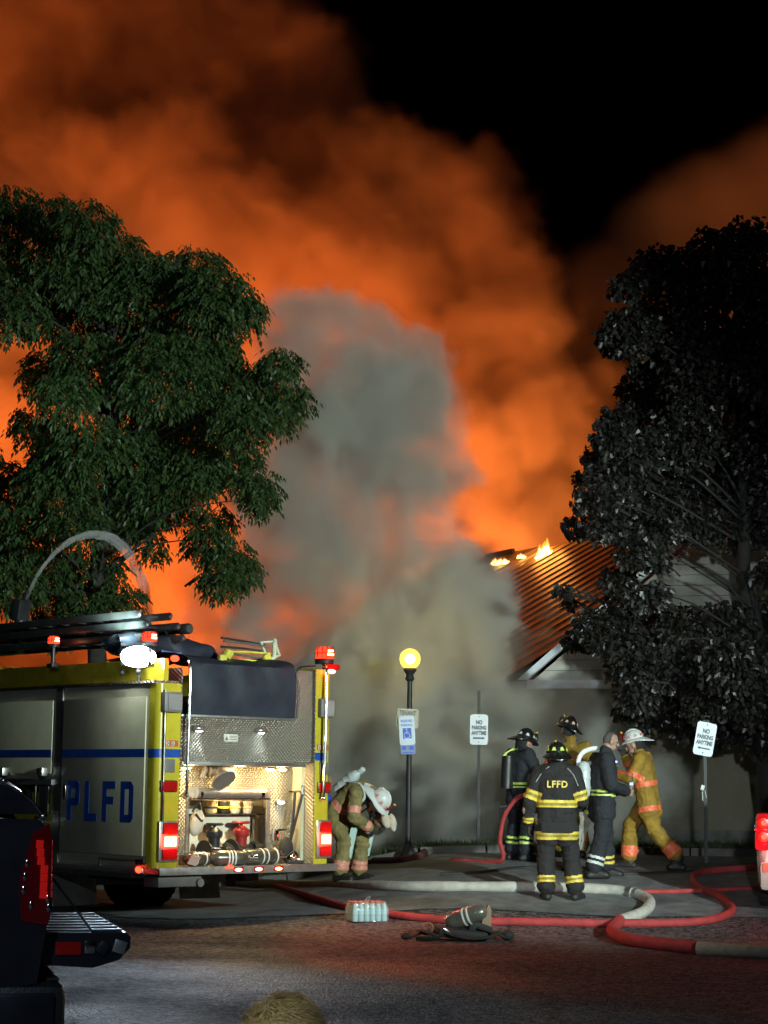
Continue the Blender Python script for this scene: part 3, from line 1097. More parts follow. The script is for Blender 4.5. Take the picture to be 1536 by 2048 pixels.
part('tool_board', cream, MB().span((0.95, 0.66, 0.60), (1.92, 0.68, 1.06), 0.006))
part('shelf', blkm, MB().span((0.67, 0.54, 1.06), (1.90, 0.79, 1.075)))
# upper rear panel with two small lamps and a data plate
up = part('upper_panel', dia, MB().span((0.315, 0.02, 1.648), (1.90, 0.04, 2.12)))
part('divider', dia, MB().span((1.905, 0.05, 1.648), (2.184, 0.07, 2.70)), label='dim tread plate right of the hose cover')
part('panel_trim', alu, MB().span((0.315, 0.0, 2.122), (1.92, 0.045, 2.15), 0.005))
for u in (0.53, 1.39):
    h = part('step_light', alu, MB().ball((u, -0.02, 2.0), (0.075, 0.05, 0.035), 12, 8))
    part('lamp_lens', cool_on, MB().ball((u, -0.025, 1.975), (0.045, 0.03, 0.014), 10, 6), h)
    lamp('step_light_lamp', 'SPOT', tl(u, -0.06, 1.965), 3.2, (0.75, 0.93, 1.0), tl(u, 0.03, 1.4), spot_size=math.radians(75), spot_blend=0.9, shadow_soft_size=0.02)
plate_m = mat('data_plate', (0.7, 0.68, 0.62), 0.5, var=0.1)
pl_ = part('data_plate', plate_m, MB().span((0.90, 0.012, 1.87), (1.09, 0.018, 1.95)))
part('warning_mark', mat('plate_ink', (0.16, 0.1, 0.04), 0.6), MB().prism([(0, 0), (0.045, 0), (0.0225, 0.045)], (0.915, 0.011, 1.885), (1, 0, 0), (0, 0, 1), 0.001).span((0.975, 0.0100, 1.925), (1.08, 0.0115, 1.932)).span((0.975, 0.0100, 1.908), (1.08, 0.0115, 1.915)).span((0.975, 0.0100, 1.890), (1.08, 0.0115, 1.897)), pl_, smooth=False)
# bay lamps (warm) under the ledge
for u in (0.45, 1.62, 1.80):
    h = part('bay_lamp', alu, MB().box((u, 0.10, 1.59), (0.12, 0.10, 0.025), None, 0.01))
    part('lamp_lens', warm_on, MB().ball((u, 0.09, 1.572), (0.055, 0.035, 0.014), 12, 6), h)
for u in (0.5, 1.2, 1.8):
    lamp('bay_lamp_light', 'POINT', tl(u, 0.10, 1.53), 21.0, (1.0, 0.68, 0.28), shadow_soft_size=0.05)
lamp('bay_lamp_light', 'POINT', tl(1.3, 0.42, 1.30), 18.0, (1.0, 0.74, 0.36), shadow_soft_size=0.05)
sl = part('work_lamp', alu, MB().ball((1.93, 0.29, 1.22), (0.06, 0.04, 0.03)))
part('lamp_lens', cool_on, MB().ball((1.93, 0.265, 1.205), (0.05, 0.03, 0.016)), sl)
lamp('work_lamp_light', 'SPOT', tl(1.93, 0.24, 1.19), 1.6, (0.7, 0.92, 1.0), tl(1.93, 0.33, 0.7), spot_size=math.radians(70), spot_blend=0.9, shadow_soft_size=0.02)
# things fixed inside the bay
part('speaker_horn', grm, MB().lathe([(0.05, 0), (0.07, 0.05), (0.10, 0.1), (0.15, 0.14), (0.14, 0.15)], (1.00, 0.22, 1.555), R=Matrix.Rotation(2.4, 3, 'X')).cone((0.88, 0.24, 1.55), (1.19, 0.24, 1.55), 0.05).box((0.82, 0.25, 1.53), (0.04, 0.05, 0.14), (0, 0.5, 0), 0.01))
strap = mat('black_strap', (0.03, 0.028, 0.026), 0.8, var=0.3)
part('bracket', chrome, MB().tube([(1.95, 0.16, 1.33), (2.18, 0.16, 1.33)], 0.014).tube([(2.15, 0.16, 1.25), (2.15, 0.16, 1.40)], 0.018))
part('bracket', chrome, MB().tube([(1.84, 0.22, 0.90), (2.18, 0.22, 0.90)], 0.012).box((1.84, 0.24, 0.84), (0.05, 0.06, 0.12), None, 0.01))
part('tie_strap', strap, MB().tube([(2.04, 0.15, 1.32), (2.01, 0.14, 1.05), (1.97, 0.13, 0.80)], 0.010, 6, flat=2.0).tube([(2.15, 0.15, 1.30), (2.06, 0.14, 1.05), (1.97, 0.13, 0.79)], 0.010, 6, flat=2.0))
# chrome grab rails on the posts
part('grab_rail', chrome, MB().tube(catmull([(0.36, -0.005, 2.72), (0.36, -0.06, 2.68), (0.355, -0.075, 2.3), (0.35, -0.075, 1.6), (0.35, -0.06, 1.30), (0.35, -0.0, 1.27)], 5), 0.017).ball((0.35, -0.06, 1.29), 0.03, 8, 6))
part('grab_rail', chrome, MB().tube(catmull([(2.30, -0.005, 2.76), (2.30, -0.06, 2.72), (2.29, -0.075, 2.3), (2.28, -0.075, 1.6), (2.28, -0.06, 1.27), (2.28, -0.0, 1.24)], 5), 0.017).ball((2.28, -0.06, 1.26), 0.03, 8, 6))
part('grab_rail', chrome, MB().tube([(0.075, -0.03, 0.72), (0.07, -0.03, 2.40)], 0.012), label='bright edge rail on the left corner')


# lamps and fittings on the posts
def post_fittings(x0, x1, dz, rt):
    xm, ww = (x0 + x1) / 2, x1 - x0
    bx = part('strobe_box', grm, MB().box((xm, -0.035, 2.27 + dz), (ww, 0.07, 0.22), None, 0.025))
    part('strobe_lens', mat('clear_lens', (0.30, 0.27, 0.27), 0.25, var=0.15), MB().box((xm + 0.015, -0.072, 2.27 + dz), (ww - 0.06, 0.014, 0.17), None, 0.015), bx)
    bx2 = part('vent_panel', grm, MB().box((xm, -0.008, 1.595), (ww * 0.62, 0.018, 0.14), None, 0.005))
    mk = part('marker_lamp', blkm, MB().box((xm, -0.012, 1.38), (ww * 0.92, 0.03, 0.125), None, 0.012))
    part('marker_lens', redl, MB().box((xm, -0.032, 1.38), (ww * 0.82, 0.022, 0.105), None, 0.02), mk)
    hs = part('tail_light', alu, MB().box((xm, -0.02, 0.80), (ww + 0.01, 0.04, 0.43), None, 0.02))
    part('tail_lens', redl, MB().box((xm + 0.01, -0.046, 0.935), (ww * 0.80, 0.03, 0.125), None, 0.015), hs)
    part('brake_lens', red_core, MB().box((xm + 0.01, -0.05, 0.80), (ww * 0.68, 0.03, 0.105), None, 0.022), hs, 'lit brake lamp')
    part('brake_rim', red_on, MB().box((xm + 0.01, -0.044, 0.80), (ww * 0.82, 0.028, 0.135), None, 0.02), hs)
    part('reverse_lens', redl, MB().box((xm + 0.01, -0.046, 0.665), (ww * 0.80, 0.03, 0.115), None, 0.015), hs)
    p = tl(xm, -0.16, 0.80)
    lamp('brake_lamp_light', 'POINT', p, 2.5, (1.0, 0.05, 0.03), shadow_soft_size=0.06)


post_fittings(0.035, 0.275, 0.0, 0)
post_fittings(2.225, 2.43, 0.01, 1)
stk_w = mat('sticker_white', (0.75, 0.70, 0.66), 0.5)
stk_r = mat('sticker_red', (0.50, 0.10, 0.06), 0.5)
for u0 in (0.10, 2.225):
    s = part('warning_sticker', stk_r, MB().span((u0, -0.006, 1.80), (u0 + 0.17, -0.003, 1.865)))
    part('sticker_print', stk_w, MB().span((u0 + 0.015, -0.008, 1.81), (u0 + 0.05, -0.0065, 1.855)).span((u0 + 0.085, -0.008, 1.81), (u0 + 0.12, -0.0065, 1.855)), s, smooth=False)
    part('sticker_mark', blkm, MB().prism([(0, 0), (0.012, 0), (0.028, 0.02), (0.012, 0.038), (0, 0.038), (0.014, 0.02)], (u0 + 0.018, -0.0085, 1.813), (1, 0, 0), (0, 0, 1), 0.001).prism([(0, 0), (0.012, 0), (0.012, 0.038), (0, 0.038)], (u0 + 0.095, -0.0085, 1.813), (1, 0, 0), (0, 0, 1), 0.001), s, smooth=False)


def beacon(u, w, z, s=1.0, label=None):
    root = bpy.data.objects.new('beacon', None)
    COL.objects.link(root)
    root.parent = T
    root.location = (u, w, z)
    if label:
        root['label'] = label
    part('beacon_base', blkm, MB().lathe([(0.0, 0), (0.085 * s, 0), (0.09 * s, 0.03 * s), (0.08 * s, 0.045 * s)], n=20), root)
    mb = MB()
    mb.lathe([(0.078 * s, 0.046 * s), (0.085 * s, 0.06 * s), (0.082 * s, 0.13 * s), (0.06 * s, 0.155 * s), (0.01 * s, 0.16 * s)], n=20)
    part('beacon_dome', glow('beacon_red', (1.0, 0.045, 0.015), 2.6), mb, root)
    ribs = MB()
    for k in range(10):
        a = 2 * math.pi * k / 10
        ribs.tube([(0.086 * s * math.cos(a), 0.086 * s * math.sin(a), 0.06 * s), (0.084 * s * math.cos(a), 0.084 * s * math.sin(a), 0.13 * s), (0.062 * s * math.cos(a), 0.062 * s * math.sin(a), 0.157 * s)], 0.005 * s, 5)
    ribs.lathe([(0.087 * s, 0.092 * s), (0.089 * s, 0.096 * s), (0.087 * s, 0.10 * s)], n=20)
    part('beacon_rib', redl, ribs, root)
    part('beacon_bulb', glow('beacon_hot', (1.0, 0.35, 0.12), 22.0), MB().box((0.0, -0.088 * s, 0.085 * s), (0.07 * s, 0.01, 0.022 * s), None, 0.004).box((0.0, -0.088 * s, 0.118 * s), (0.06 * s, 0.01, 0.016 * s), None, 0.004), root)
    return root


bR = beacon(2.36, 0.05, 2.79, 1.25, 'red beacon on the right rear corner')
part('side_flasher', redl, MB().box((2.42, 0.0, 2.755), (0.20, 0.10, 0.07), None, 0.02))
part('flasher_bulb', red_core, MB().ball((2.38, -0.055, 2.70), (0.06, 0.02, 0.025)))
beacon(0.04, 0.25, 2.88, 0.95, 'red beacon above the left rear corner')
beacon(-0.02, 2.05, 2.94, 0.80, 'small red beacon halfway along the left side')
part('beacon_post', blkm, MB().cone((-0.02, 2.05, 2.74), (-0.02, 2.05, 2.94), 0.022).span((-0.07, 1.99, 2.70), (0.03, 2.11, 2.75), 0.01))
part('side_flasher', red_on, MB().ball((0.20, 0.0, 2.74), (0.055, 0.03, 0.035)), label='lit red flasher at the left rear corner')
lamp('beacon_light', 'POINT', tl(2.36, -0.22, 2.92), 4, (1.0, 0.05, 0.025), shadow_soft_size=0.08)
lamp('beacon_light', 'POINT', tl(0.04, 0.02, 2.97), 4, (1.0, 0.05, 0.025), shadow_soft_size=0.06)
lamp('beacon_beam', 'SPOT', tl(2.36, -0.20, 2.86), 230, (1.0, 0.06, 0.03), (0.9, 19.6, -0.1), spot_size=math.radians(64), spot_blend=0.35, shadow_soft_size=0.06)

# upper side: cream shelf of tread plate and the hose-bed side
part('side_shelf', dia, MB().span((-0.03, 0.06, 2.472), (0.34, 4.5, 2.50)))
part('hose_bed_side', yel, MB().span((0.10, 0.05, 2.502), (0.16, 4.5, 2.74)).span((2.30, 0.165, 2.472), (2.36, 4.5, 2.74)))
part('hose_bed_floor', alu, MB().span((0.16, 0.5, 2.30), (2.30, 4.5, 2.33)))
part('pump_house', yel, MB().span((0.05, 4.62, 0.5), (2.39, 5.7, 2.75), 0.02))
cab = part('cab', yel, MB().span((0.02, 5.8, 0.55), (2.42, 8.7, 2.95), 0.12))
part('cab_window', glass_mat('cab_glass', (0.02, 0.025, 0.03), 0.08, 0.0), MB().span((0.004, 6.1, 1.8), (0.018, 7.1, 2.6), 0.004).span((0.004, 7.3, 1.8), (0.018, 8.4, 2.6), 0.004).span((0.3, 5.785, 1.9), (2.1, 5.798, 2.65), 0.004), cab)
part('gauge_panel', blkm, MB().span((0.03, 4.7, 1.2), (0.048, 5.6, 2.4)))
# floodlight on its bracket
fl = part('flood_light', blkm, MB().box((-0.02, 0.36, 2.755), (0.16, 0.36, 0.20), (0.0, 0.0, 0.55), 0.03).cone((-0.01, 0.36, 2.50), (-0.01, 0.36, 2.66), 0.02).ball((-0.01, 0.36, 2.60), 0.04).ball((-0.05, 0.62, 2.60), 0.035))
fd = Vector((-0.60, -0.80, 0)).normalized()
part('flood_lens', white_on, MB().ball(Vector((-0.02, 0.36, 2.755)) + fd * 0.11, (0.19, 0.03, 0.115), 24, 14, (0, 0, math.atan2(fd.y, fd.x) + math.pi / 2)), fl)
fp = Vector((-0.02, 0.36, 2.755)) + fd * 0.22
lamp('flood_light_lamp', 'SPOT', tl(*fp), 420, (0.62, 0.80, 1.0), tl(*(fp + Vector((-0.60, -0.80, -0.16)) * 8)), spot_size=math.radians(64), spot_blend=0.5, shadow_soft_size=0.12)
lamp('flood_light_spill', 'POINT', tl(-0.14, 0.10, 2.97), 9, (0.72, 0.95, 1.0), shadow_soft_size=0.1)
lamp('flood_light_up', 'SPOT', tl(-0.14, 0.36, 2.95), 900, (0.72, 1.0, 0.9), at(180, 900, 30), spot_size=math.radians(40), spot_blend=0.9, shadow_soft_size=0.1)

# hose cover at the rear: a slack vinyl sheet
def cover(a, b):
    u = 0.40 + 1.48 * a
    sag = 0.035 * math.sin(a * math.pi) * math.sin(b * math.pi)
    fold = 0.012 * math.sin(a * 19 + b * 3) * (0.3 + b) + 0.02 * mnoise.noise(Vector((a * 4, b * 3, 1)))
    if b < 0.62:
        t = b / 0.62
        return Vector((u, -0.01 - 0.03 * math.sin(t * 3.1) + fold, 2.15 + 0.56 * t))
    t = (b - 0.62) / 0.38
    return Vector((u, -0.01 + 0.03 * t + 1.6 * t * t + fold, 2.71 + 0.12 * math.sin(t * 2.4) - sag + fold))


part('hose_bed_cover', canvas, MB().grid(cover, 30, 26), label='dark vinyl hose bed cover hanging over the rear')
part('cover_strap', blkm, MB().tube(catmull([(1.90, -0.02, 2.15), (1.91, -0.04, 2.45), (1.895, -0.03, 2.70), (2.20, 0.02, 2.76)], 6), 0.012))

# ------------------------------------------------------------------ gear on top of the engine
top = thing('ladder', 'dark aluminium ladder stack lying along the top of the fire engine', 'ladder', tl(0.2, 3.0, 2.95), TRUCK_A)
dark_alu = mat('dull_dark_aluminium', (0.09, 0.095, 0.10), 0.4, 0.6, var=0.3, stain=(0.04, 0.04, 0.045))
for k, (du, z, y0) in enumerate(((0.0, 0.05, -2.55), (0.0, 0.19, -2.45), (0.0, 0.31, -2.30), (0.42, 0.05, -2.55), (0.42, 0.19, -2.45), (0.42, 0.31, -2.30))):
    mb = MB().box((du, (y0 + 2.9) / 2, z), (0.055, 2.9 - y0, 0.085), None, 0.02).ball((du, y0, z), (0.03, 0.05, 0.046), 8, 6)
    o = mb.build('ladder_rail', dark_alu, top)
for z in (0.05, 0.19, 0.31):
    for k in range(13):
        o = MB().cone((0.025, -2.1 + k * 0.36, z), (0.395, -2.1 + k * 0.36, z), 0.017, None, 8).build('rung', dark_alu, top) if k == 0 else share(o, top, (0, k * 0.36, 0))
for kk, (uu, zz, r, y0, lab) in enumerate(((1.05, 0.27, 0.055, -1.30, 'upper dark suction hose with a rounded end on the engine top'), (1.28, 0.22, 0.055, -1.80, 'lower dark suction hose reaching farthest back on the engine top'))):
    s = thing('suction_hose', lab, 'hose', tl(uu, 3.0, 2.97), TRUCK_A, 'hard suction hoses on the engine')
    mb = MB().tube([(0, y0 + 0.25, zz), (0, 3.6, zz)], r, 14)
    for q in range(24):
        mb.tube([(r * 1.03 * math.cos(t), y0 + 0.4 + q * 0.18, zz + r * 1.03 * math.sin(t)) for t in [2 * math.pi * i / 14 for i in range(14)]], 0.009, 5, True)
    mb.build('hose_body', mat('suction_hose_black', (0.03, 0.031, 0.034), 0.5, var=0.3), s)
    MB().lathe([(r * 0.9, 0), (r * 1.15, 0.02), (r * 1.15, 0.16), (r * 0.95, 0.25)], (0, y0, zz), 'Y').build('coupling', dark_alu, s)
    MB().box((0, 1.0, zz - r - 0.05), (0.24, 0.06, 0.09), None, 0.01).box((0, -1.0, zz - r - 0.05), (0.24, 0.06, 0.09), None, 0.01).build('rack', blkm, s)

mon = thing('water_cannon', 'black deck gun on top of the fire engine throwing the water arc', 'water cannon', at(40, 1240, 23.6), TRUCK_A)
MB().box((0, 0, 0.12), (0.20, 0.16, 0.26), (0.1, 0.05, 0.2), 0.02).build('gun_body', blkm, mon)
MB().cone((0.05, 0, 0.16), (0.12, 0.05, 0.36), 0.05, 0.035).build('nozzle', blkm, mon)
MB().cone((0, 0, -0.4), (0, 0, 0.02), 0.07).lathe([(0.12, -0.42), (0.12, -0.38), (0.05, -0.36)]).build('pedestal', blkm, mon)

bun = thing('tarp_bundle', 'dark tarp wrapped bundle strapped on top of the hose bed', 'tarp bundle', tl(0.85, 0.9, 2.80), TRUCK_A)
def lump(a, b):
    t = b * 2 * math.pi
    x = -0.85 + 1.35 * a
    r = 0.20 * math.sin(math.pi * min(0.98, 0.06 + a * 0.9)) ** 0.4 + 0.02
    nz = mnoise.noise(Vector((a * 5, math.cos(t) * 1.6, math.sin(t) * 1.6))) * 0.05
    return Vector((x, (r * 1.5 + nz) * math.cos(t), (r * 0.75 + nz) * math.sin(t) + 0.13 - 0.06 * a))
MB().grid(lump, 26, 18).build('tarp', canvas, bun)
MB().tube(catmull([(-0.4, -0.30, 0.06), (-0.2, -0.33, 0.04), (-0.1, -0.30, 0.06)], 4), 0.012).build('piping', mat('blue_piping', (0.10, 0.2, 0.5), 0.5), bun)
rkm = mat('straw_yellow_webbing', (0.65, 0.62, 0.08), 0.6, var=0.2)
rack = thing('cross_rack', 'pale tube rack with yellow webbing at the rear of the hose bed', 'rack', tl(1.36, 0.45, 2.78), TRUCK_A)
pw = mat('pale_green_tube', (0.62, 0.70, 0.50), 0.45, var=0.15)
hd = MB().tube([(0.50, 0, 0.02), (0.58, 0.0, 0.08), (0.62, 0.05, 0.24), (0.66, 0.10, 0.27)], 0.024).tube([(0.58, 0.0, 0.08), (0.64, -0.02, 0.10), (0.66, 0.10, 0.27)], 0.020).tube([(0.50, 0.0, 0.02), (0.46, 0.1, 0.25), (0.66, 0.10, 0.27)], 0.018).ball((0.67, 0.11, 0.28), 0.03)
hd.build('end_frame', pw, rack)
for k, (z0, z1, y) in enumerate(((0.27, 0.22, 0.1), (0.23, 0.2, 0.05), (0.17, 0.15, 0.1), (0.11, 0.12, 0.0), (0.10, 0.05, 0.06), (0.02, 0.02, 0.0))):
    cm = (dark_alu, alu, dark_alu, rkm, alu, rkm)[k]
    MB().tube([(-0.12, y, z0), (0.2, y - 0.01, (z0 + z1) / 2 + 0.005), (0.52, y, z1)], 0.013).build('cord', cm, rack)
for k, (x, z) in enumerate(((-0.12, 0.08), (-0.20, 0.02), (0.44, 0.06), (0.46, -0.02))):
    MB().box((x, -0.04, z), (0.10, 0.07, 0.10), (0.3, 0.5 + k, 0.2), 0.025).build('yellow_clip', rkm, rack)
MB().span((-0.4, -0.06, -0.06), (-0.12, -0.03, 0.01), 0.01).build('white_wedge', mat('white_cloth', (0.6, 0.68, 0.66), 0.7), rack)


# ------------------------------------------------------------------ loose gear in the rear bay
def cylinder_bottle(name, label, loc, ang, L, r, body_m, group, band=True, bands=(0.55, 0.62)):
    t = thing(name, label, 'air cylinder', loc, ang, group)
    mb = MB().lathe([(0.012, 0), (r * 0.55, 0.012), (r * 0.9, 0.05), (r, 0.10), (r, L - 0.10), (r * 0.85, L - 0.04), (r * 0.45, L - 0.005), (0.028, L)], axis='X', n=22)
    mb.build('bottle', body_m, t)
    MB().cone((L, 0, 0), (L + 0.06, 0, 0), 0.026).cone((L + 0.045, 0, -0.01), (L + 0.045, 0, 0.06), 0.014).cone((L + 0.06, 0, 0), (L + 0.10, 0, 0), 0.036).build('valve', chrome, t)
    for b in bands:
        MB().lathe([(r * 1.0, b * L), (r * 1.02, b * L + 0.002), (r * 1.02, b * L + 0.016), (r, b * L + 0.018)], axis='X', n=22).build('band', plate_m, t)
    return t


carbon = mat('carbon_cylinder', (0.075, 0.07, 0.055), 0.25, 0.2, var=0.35, scale=9, coat=0.6)
gz = 0.526
cylinder_bottle('air_cylinder', 'longest dark air cylinder with two pale bands at the right of the tailboard', tl(1.22, 0.10, gz + 0.09), TRUCK_A + 0.02, 0.56, 0.088, carbon, 'air cylinders on the tailboard', bands=(0.50, 0.62, 0.86))
cylinder_bottle('air_cylinder', 'middle dark air cylinder with three thin pale rings', tl(0.78, 0.08, gz + 0.085), TRUCK_A - 0.30, 0.46, 0.083, carbon, 'air cylinders on the tailboard', bands=(0.45, 0.53, 0.61))
cylinder_bottle('air_cylinder', 'leftmost dark air cylinder lying on the tailboard by the pale tag', tl(0.46, 0.08, gz + 0.08), TRUCK_A + 0.15, 0.42, 0.078, carbon, 'air cylinders on the tailboard', bands=(0.30, 0.62))
tagm = mat('pink_tag_paper', (0.62, 0.42, 0.34), 0.8, var=0.1)
tag(MB().box(tl(0.50, -0.03, gz + 0.07), (0.13, 0.006, 0.11), (0.5, 0.2, TRUCK_A + 0.1)).build('paper_tag', tagm), 'pinkish paper tag hanging from the left air cylinder', 'tag')
hn = thing('air_harness', 'tangle of black straps and chrome regulator beside the long cylinder', 'harness', tl(1.95, 0.12, gz), TRUCK_A)
MB().tube(catmull([(-0.1, 0, 0.05), (0.02, -0.06, 0.14), (0.12, 0.02, 0.03), (0.0, 0.08, 0.08), (-0.06, -0.05, 0.02), (0.14, -0.08, 0.02)], 5), 0.022, 6, flat=0.5).build('strap', strap, hn)
MB().ball((0.0, -0.06, 0.07), 0.045, 10, 8).cone((0.0, -0.06, 0.07), (0.07, -0.09, 0.05), 0.02).build('regulator', chrome, hn)
MB().ball((-0.02, 0.04, 0.17), (0.09, 0.07, 0.13), 10, 8).build('mask_cup', blk, hn)


def nozzle_cup(u, label, m1, m2, s=1.0):
    t = thing('nozzle', label, 'hose nozzle', tl(u, 0.64, 1.076), TRUCK_A, 'nozzles standing on the bay shelf')
    MB().lathe([(0.045 * s, 0), (0.055 * s, 0.01), (0.065 * s, 0.07), (0.072 * s, 0.13), (0.066 * s, 0.14), (0.05 * s, 0.12), (0.045 * s, 0.03)], n=16).build('bumper', m1, t)
    MB().lathe([(0.062 * s, 0.055), (0.070 * s, 0.06), (0.071 * s, 0.075), (0.066 * s, 0.08)], n=16).build('ring', m2, t)


tan_m = mat('tan_plastic', (0.62, 0.42, 0.20), 0.45, var=0.15)
yl_m = mat('yellow_plastic', (0.75, 0.62, 0.06), 0.4, var=0.1)
pk_m = mat('pale_pink_plastic', (0.70, 0.50, 0.36), 0.5, var=0.1)
nozzle_cup(1.22, 'tan hose nozzle on the bay shelf under the yellow helmet', tan_m, blkm, 1.15)
nozzle_cup(1.39, 'hose nozzle with dark and tan stripes, second on the shelf', blkm, yl_m, 1.1)
nozzle_cup(1.56, 'pale yellow hose nozzle, third on the bay shelf', pk_m, yl_m, 1.05)
nozzle_cup(1.73, 'pale pink hose nozzle at the right end of the shelf row', pk_m, tan_m, 1.0)
yh = thing('yellow_hat', 'flattened yellow hard hat lying on top of the nozzles', 'hard hat', tl(1.16, 0.62, 1.24), TRUCK_A)
MB().lathe([(0.17, 0), (0.175, 0.008), (0.12, 0.02), (0.10, 0.05), (0.05, 0.08), (0.0, 0.085)], n=20).build('shell', yl_m, yh)
cu_ = thing('coiled_rope', 'pale canvas bag hanging at the left of the bay', 'bag', tl(0.86, 0.42, 0.98), TRUCK_A)
MB().ball((0, 0, 0), (0.09, 0.07, 0.15), 14, 10, (0, 0.25, 0)).build('bag_body', mat('pale_canvas', (0.50, 0.45, 0.37), 0.85, var=0.2, bump=0.3), cu_)
MB().tube(catmull([(-0.06, 0, 0.12), (0.0, -0.03, 0.22), (0.07, 0, 0.1), (0.02, -0.07, 0.02), (-0.05, -0.05, 0.1)], 5), 0.014, 6).build('bag_strap', strap, cu_)


def valve_thing(u, w, label, cap_m, body_m, wheel_m, s=1.0):
    t = thing('hose_valve', label, 'hose valve', tl(u, w, 0.537), TRUCK_A + 0.2)
    MB().cone((-0.14 * s, 0, 0.12 * s), (0.14 * s, 0, 0.10 * s), 0.065 * s).lathe([(0.10 * s, 0), (0.11 * s, 0.02), (0.06 * s, 0.05), (0.06 * s, 0.10)]).build('valve_body', body_m, t)
    MB().cone((0.13 * s, -0.02, 0.10 * s), (0.22 * s, -0.06, 0.09 * s), 0.095 * s).lathe([(0.1 * s, 0), (0.1 * s, .02)], (-0.15 * s, 0, .12 * s), 'X').build('coupling', blkm, t)
    MB().cone((0, 0, 0.12 * s), (0, 0, 0.24 * s), 0.05 * s, 0.06 * s).lathe([(0.07 * s, 0.24 * s), (0.08 * s, 0.26 * s), (0.08 * s, 0.30 * s), (0.03 * s, 0.34 * s)]).build('bonnet', cap_m, t)
    MB().tube([(0.075 * s * math.cos(a), 0.075 * s * math.sin(a), 0.37 * s) for a in [2 * math.pi * k / 14 for k in range(14)]], 0.014 * s, 6, True).tube([(-0.07 * s, 0, .37 * s), (0.07 * s, 0, .37 * s)], 0.01 * s).tube([(0, 0, .33 * s), (0, 0, .38 * s)], 0.015 * s).build('hand_wheel', wheel_m, t)


red_p = mat('dark_red_paint', (0.30, 0.02, 0.02), 0.35, var=0.2, coat=0.3)
valve_thing(1.14, 0.46, 'black and chrome hose valve standing in the open bay', blkm, chrome, blkm, 1.15)
valve_thing(1.52, 0.46, 'red gated hose valve beside the black one in the bay', red_p, blkm, red_p, 1.2)
sp = thing('spanner', 'pale metal spanner hung on the tool board', 'spanner', tl(1.84, 0.645, 0.80), TRUCK_A)
MB().tube([(0, 0, 0.22), (0.01, 0, -0.02)], 0.014).box((0.02, 0, -0.05), (0.09, 0.02, 0.05), (0, 0.5, 0), 0.008).build('spanner_body', alu, sp)


# ------------------------------------------------------------------ people
def capsule_mesh(segs, voxel, mats, classify, name, parent, smooth=2, wrinkle=0.0):
    """Round bones and ellipsoids fused into one continuous skin; faces take their cloth from classify()."""
    mb = MB()
    for s in segs:
        if s[0] == 'b':            # ball
            mb.ball(s[1], s[2], 16, 10, s[3] if len(s) > 3 else None)
        else:
            a, b, r1, r2 = Vector(s[1]), Vector(s[2]), s[3], s[4]
            mb.cone(a, b, r1, r2, 14)
            mb.ball(a, r1 * 0.995, 14, 8)
            mb.ball(b, r2 * 0.995, 14, 8)
    me = mb.mesh(name, mats[0], True)
    tmp = bpy.data.objects.new(name, me)
    COL.objects.link(tmp)
    m = tmp.modifiers.new('r', 'REMESH')
    m.mode = 'VOXEL'
    m.voxel_size = voxel
    m.use_smooth_shade = True
    s2 = tmp.modifiers.new('s', 'SMOOTH')
    s2.factor = 0.5
    s2.iterations = smooth
    dg = bpy.context.evaluated_depsgraph_get()
    out = bpy.data.meshes.new_from_object(tmp.evaluated_get(dg))
    bpy.data.objects.remove(tmp)
    out.materials.clear()
    for q in mats:
        out.materials.append(q)
    if classify:
        out.polygons.foreach_set('material_index', [classify(p.center) for p in out.polygons])
    if wrinkle:
        dv = [v.normal * wrinkle * (mnoise.noise(Vector((v.co.x * 7, v.co.y * 7, v.co.z * 16))) + 0.5 * mnoise.noise(v.co * 24)) for v in out.vertices]
        for v, d in zip(out.vertices, dv):
            v.co += d
    out.polygons.foreach_set('use_smooth', [True] * len(out.polygons))
    o = bpy.data.objects.new(name, out)
    COL.objects.link(o)
    o.parent = parent
    return o


def along(p, a, b):
    ab = b - a
    t = (p - a).dot(ab) / ab.length_squared
    return t, (p - (a + ab * max(0, min(1, t)))).length


def cloth(name, c, **k):
    kw = dict(rough=0.85, var=0.3, scale=7, bump=0.5, bscale=14)
    kw.update(k)
    return mat(name, c, **kw)


skin_m = mat('skin', (0.42, 0.25, 0.18), 0.55, var=0.1)
navy = cloth('dark_turnout_cloth', (0.018, 0.020, 0.026))
black_c = cloth('black_turnout_cloth', (0.016, 0.015, 0.015))
tan_c = cloth('tan_turnout_cloth', (0.24, 0.195, 0.075), stain=(0.07, 0.06, 0.03), stain_scale=4)
mustard = cloth('yellow_turnout_cloth', (0.27, 0.16, 0.018), stain=(0.2, 0.13, 0.03), stain_scale=4, stain_amt=0.5)
orange_s = mat('orange_reflective', (0.85, 0.17, 0.07), 0.45, var=0.1)
lime_s = mat('lime_reflective', (0.62, 0.80, 0.16), 0.4, var=0.1)
gold_s = mat('gold_reflective', (0.75, 0.56, 0.08), 0.45, var=0.12)
silver_s = mat('silver_reflective', (0.62, 0.66, 0.62), 0.4, var=0.1)
pink_s = mat('faded_red_reflective', (0.70, 0.28, 0.20), 0.45, var=0.1)
lit_cloth_s = mat('lit_cloth_teal', (0.45, 0.62, 0.58), 0.6, var=0.15)
boot_m = mat('boot_rubber', (0.014, 0.013, 0.012), 0.55, var=0.3)
glove_m = cloth('glove_leather', (0.05, 0.04, 0.03))
pale_glove = cloth('pale_glove_leather', (0.55, 0.48, 0.38))
hair_m = mat('short_grey_hair', (0.10, 0.08, 0.075), 0.8, var=0.3, bump=0.5)
khaki_c = cloth('pale_khaki_cloth', (0.30, 0.29, 0.24))
blue_c = cloth('bright_blue_cloth', (0.015, 0.10, 0.55))
denim_c = cloth('dark_trousers', (0.03, 0.03, 0.04))
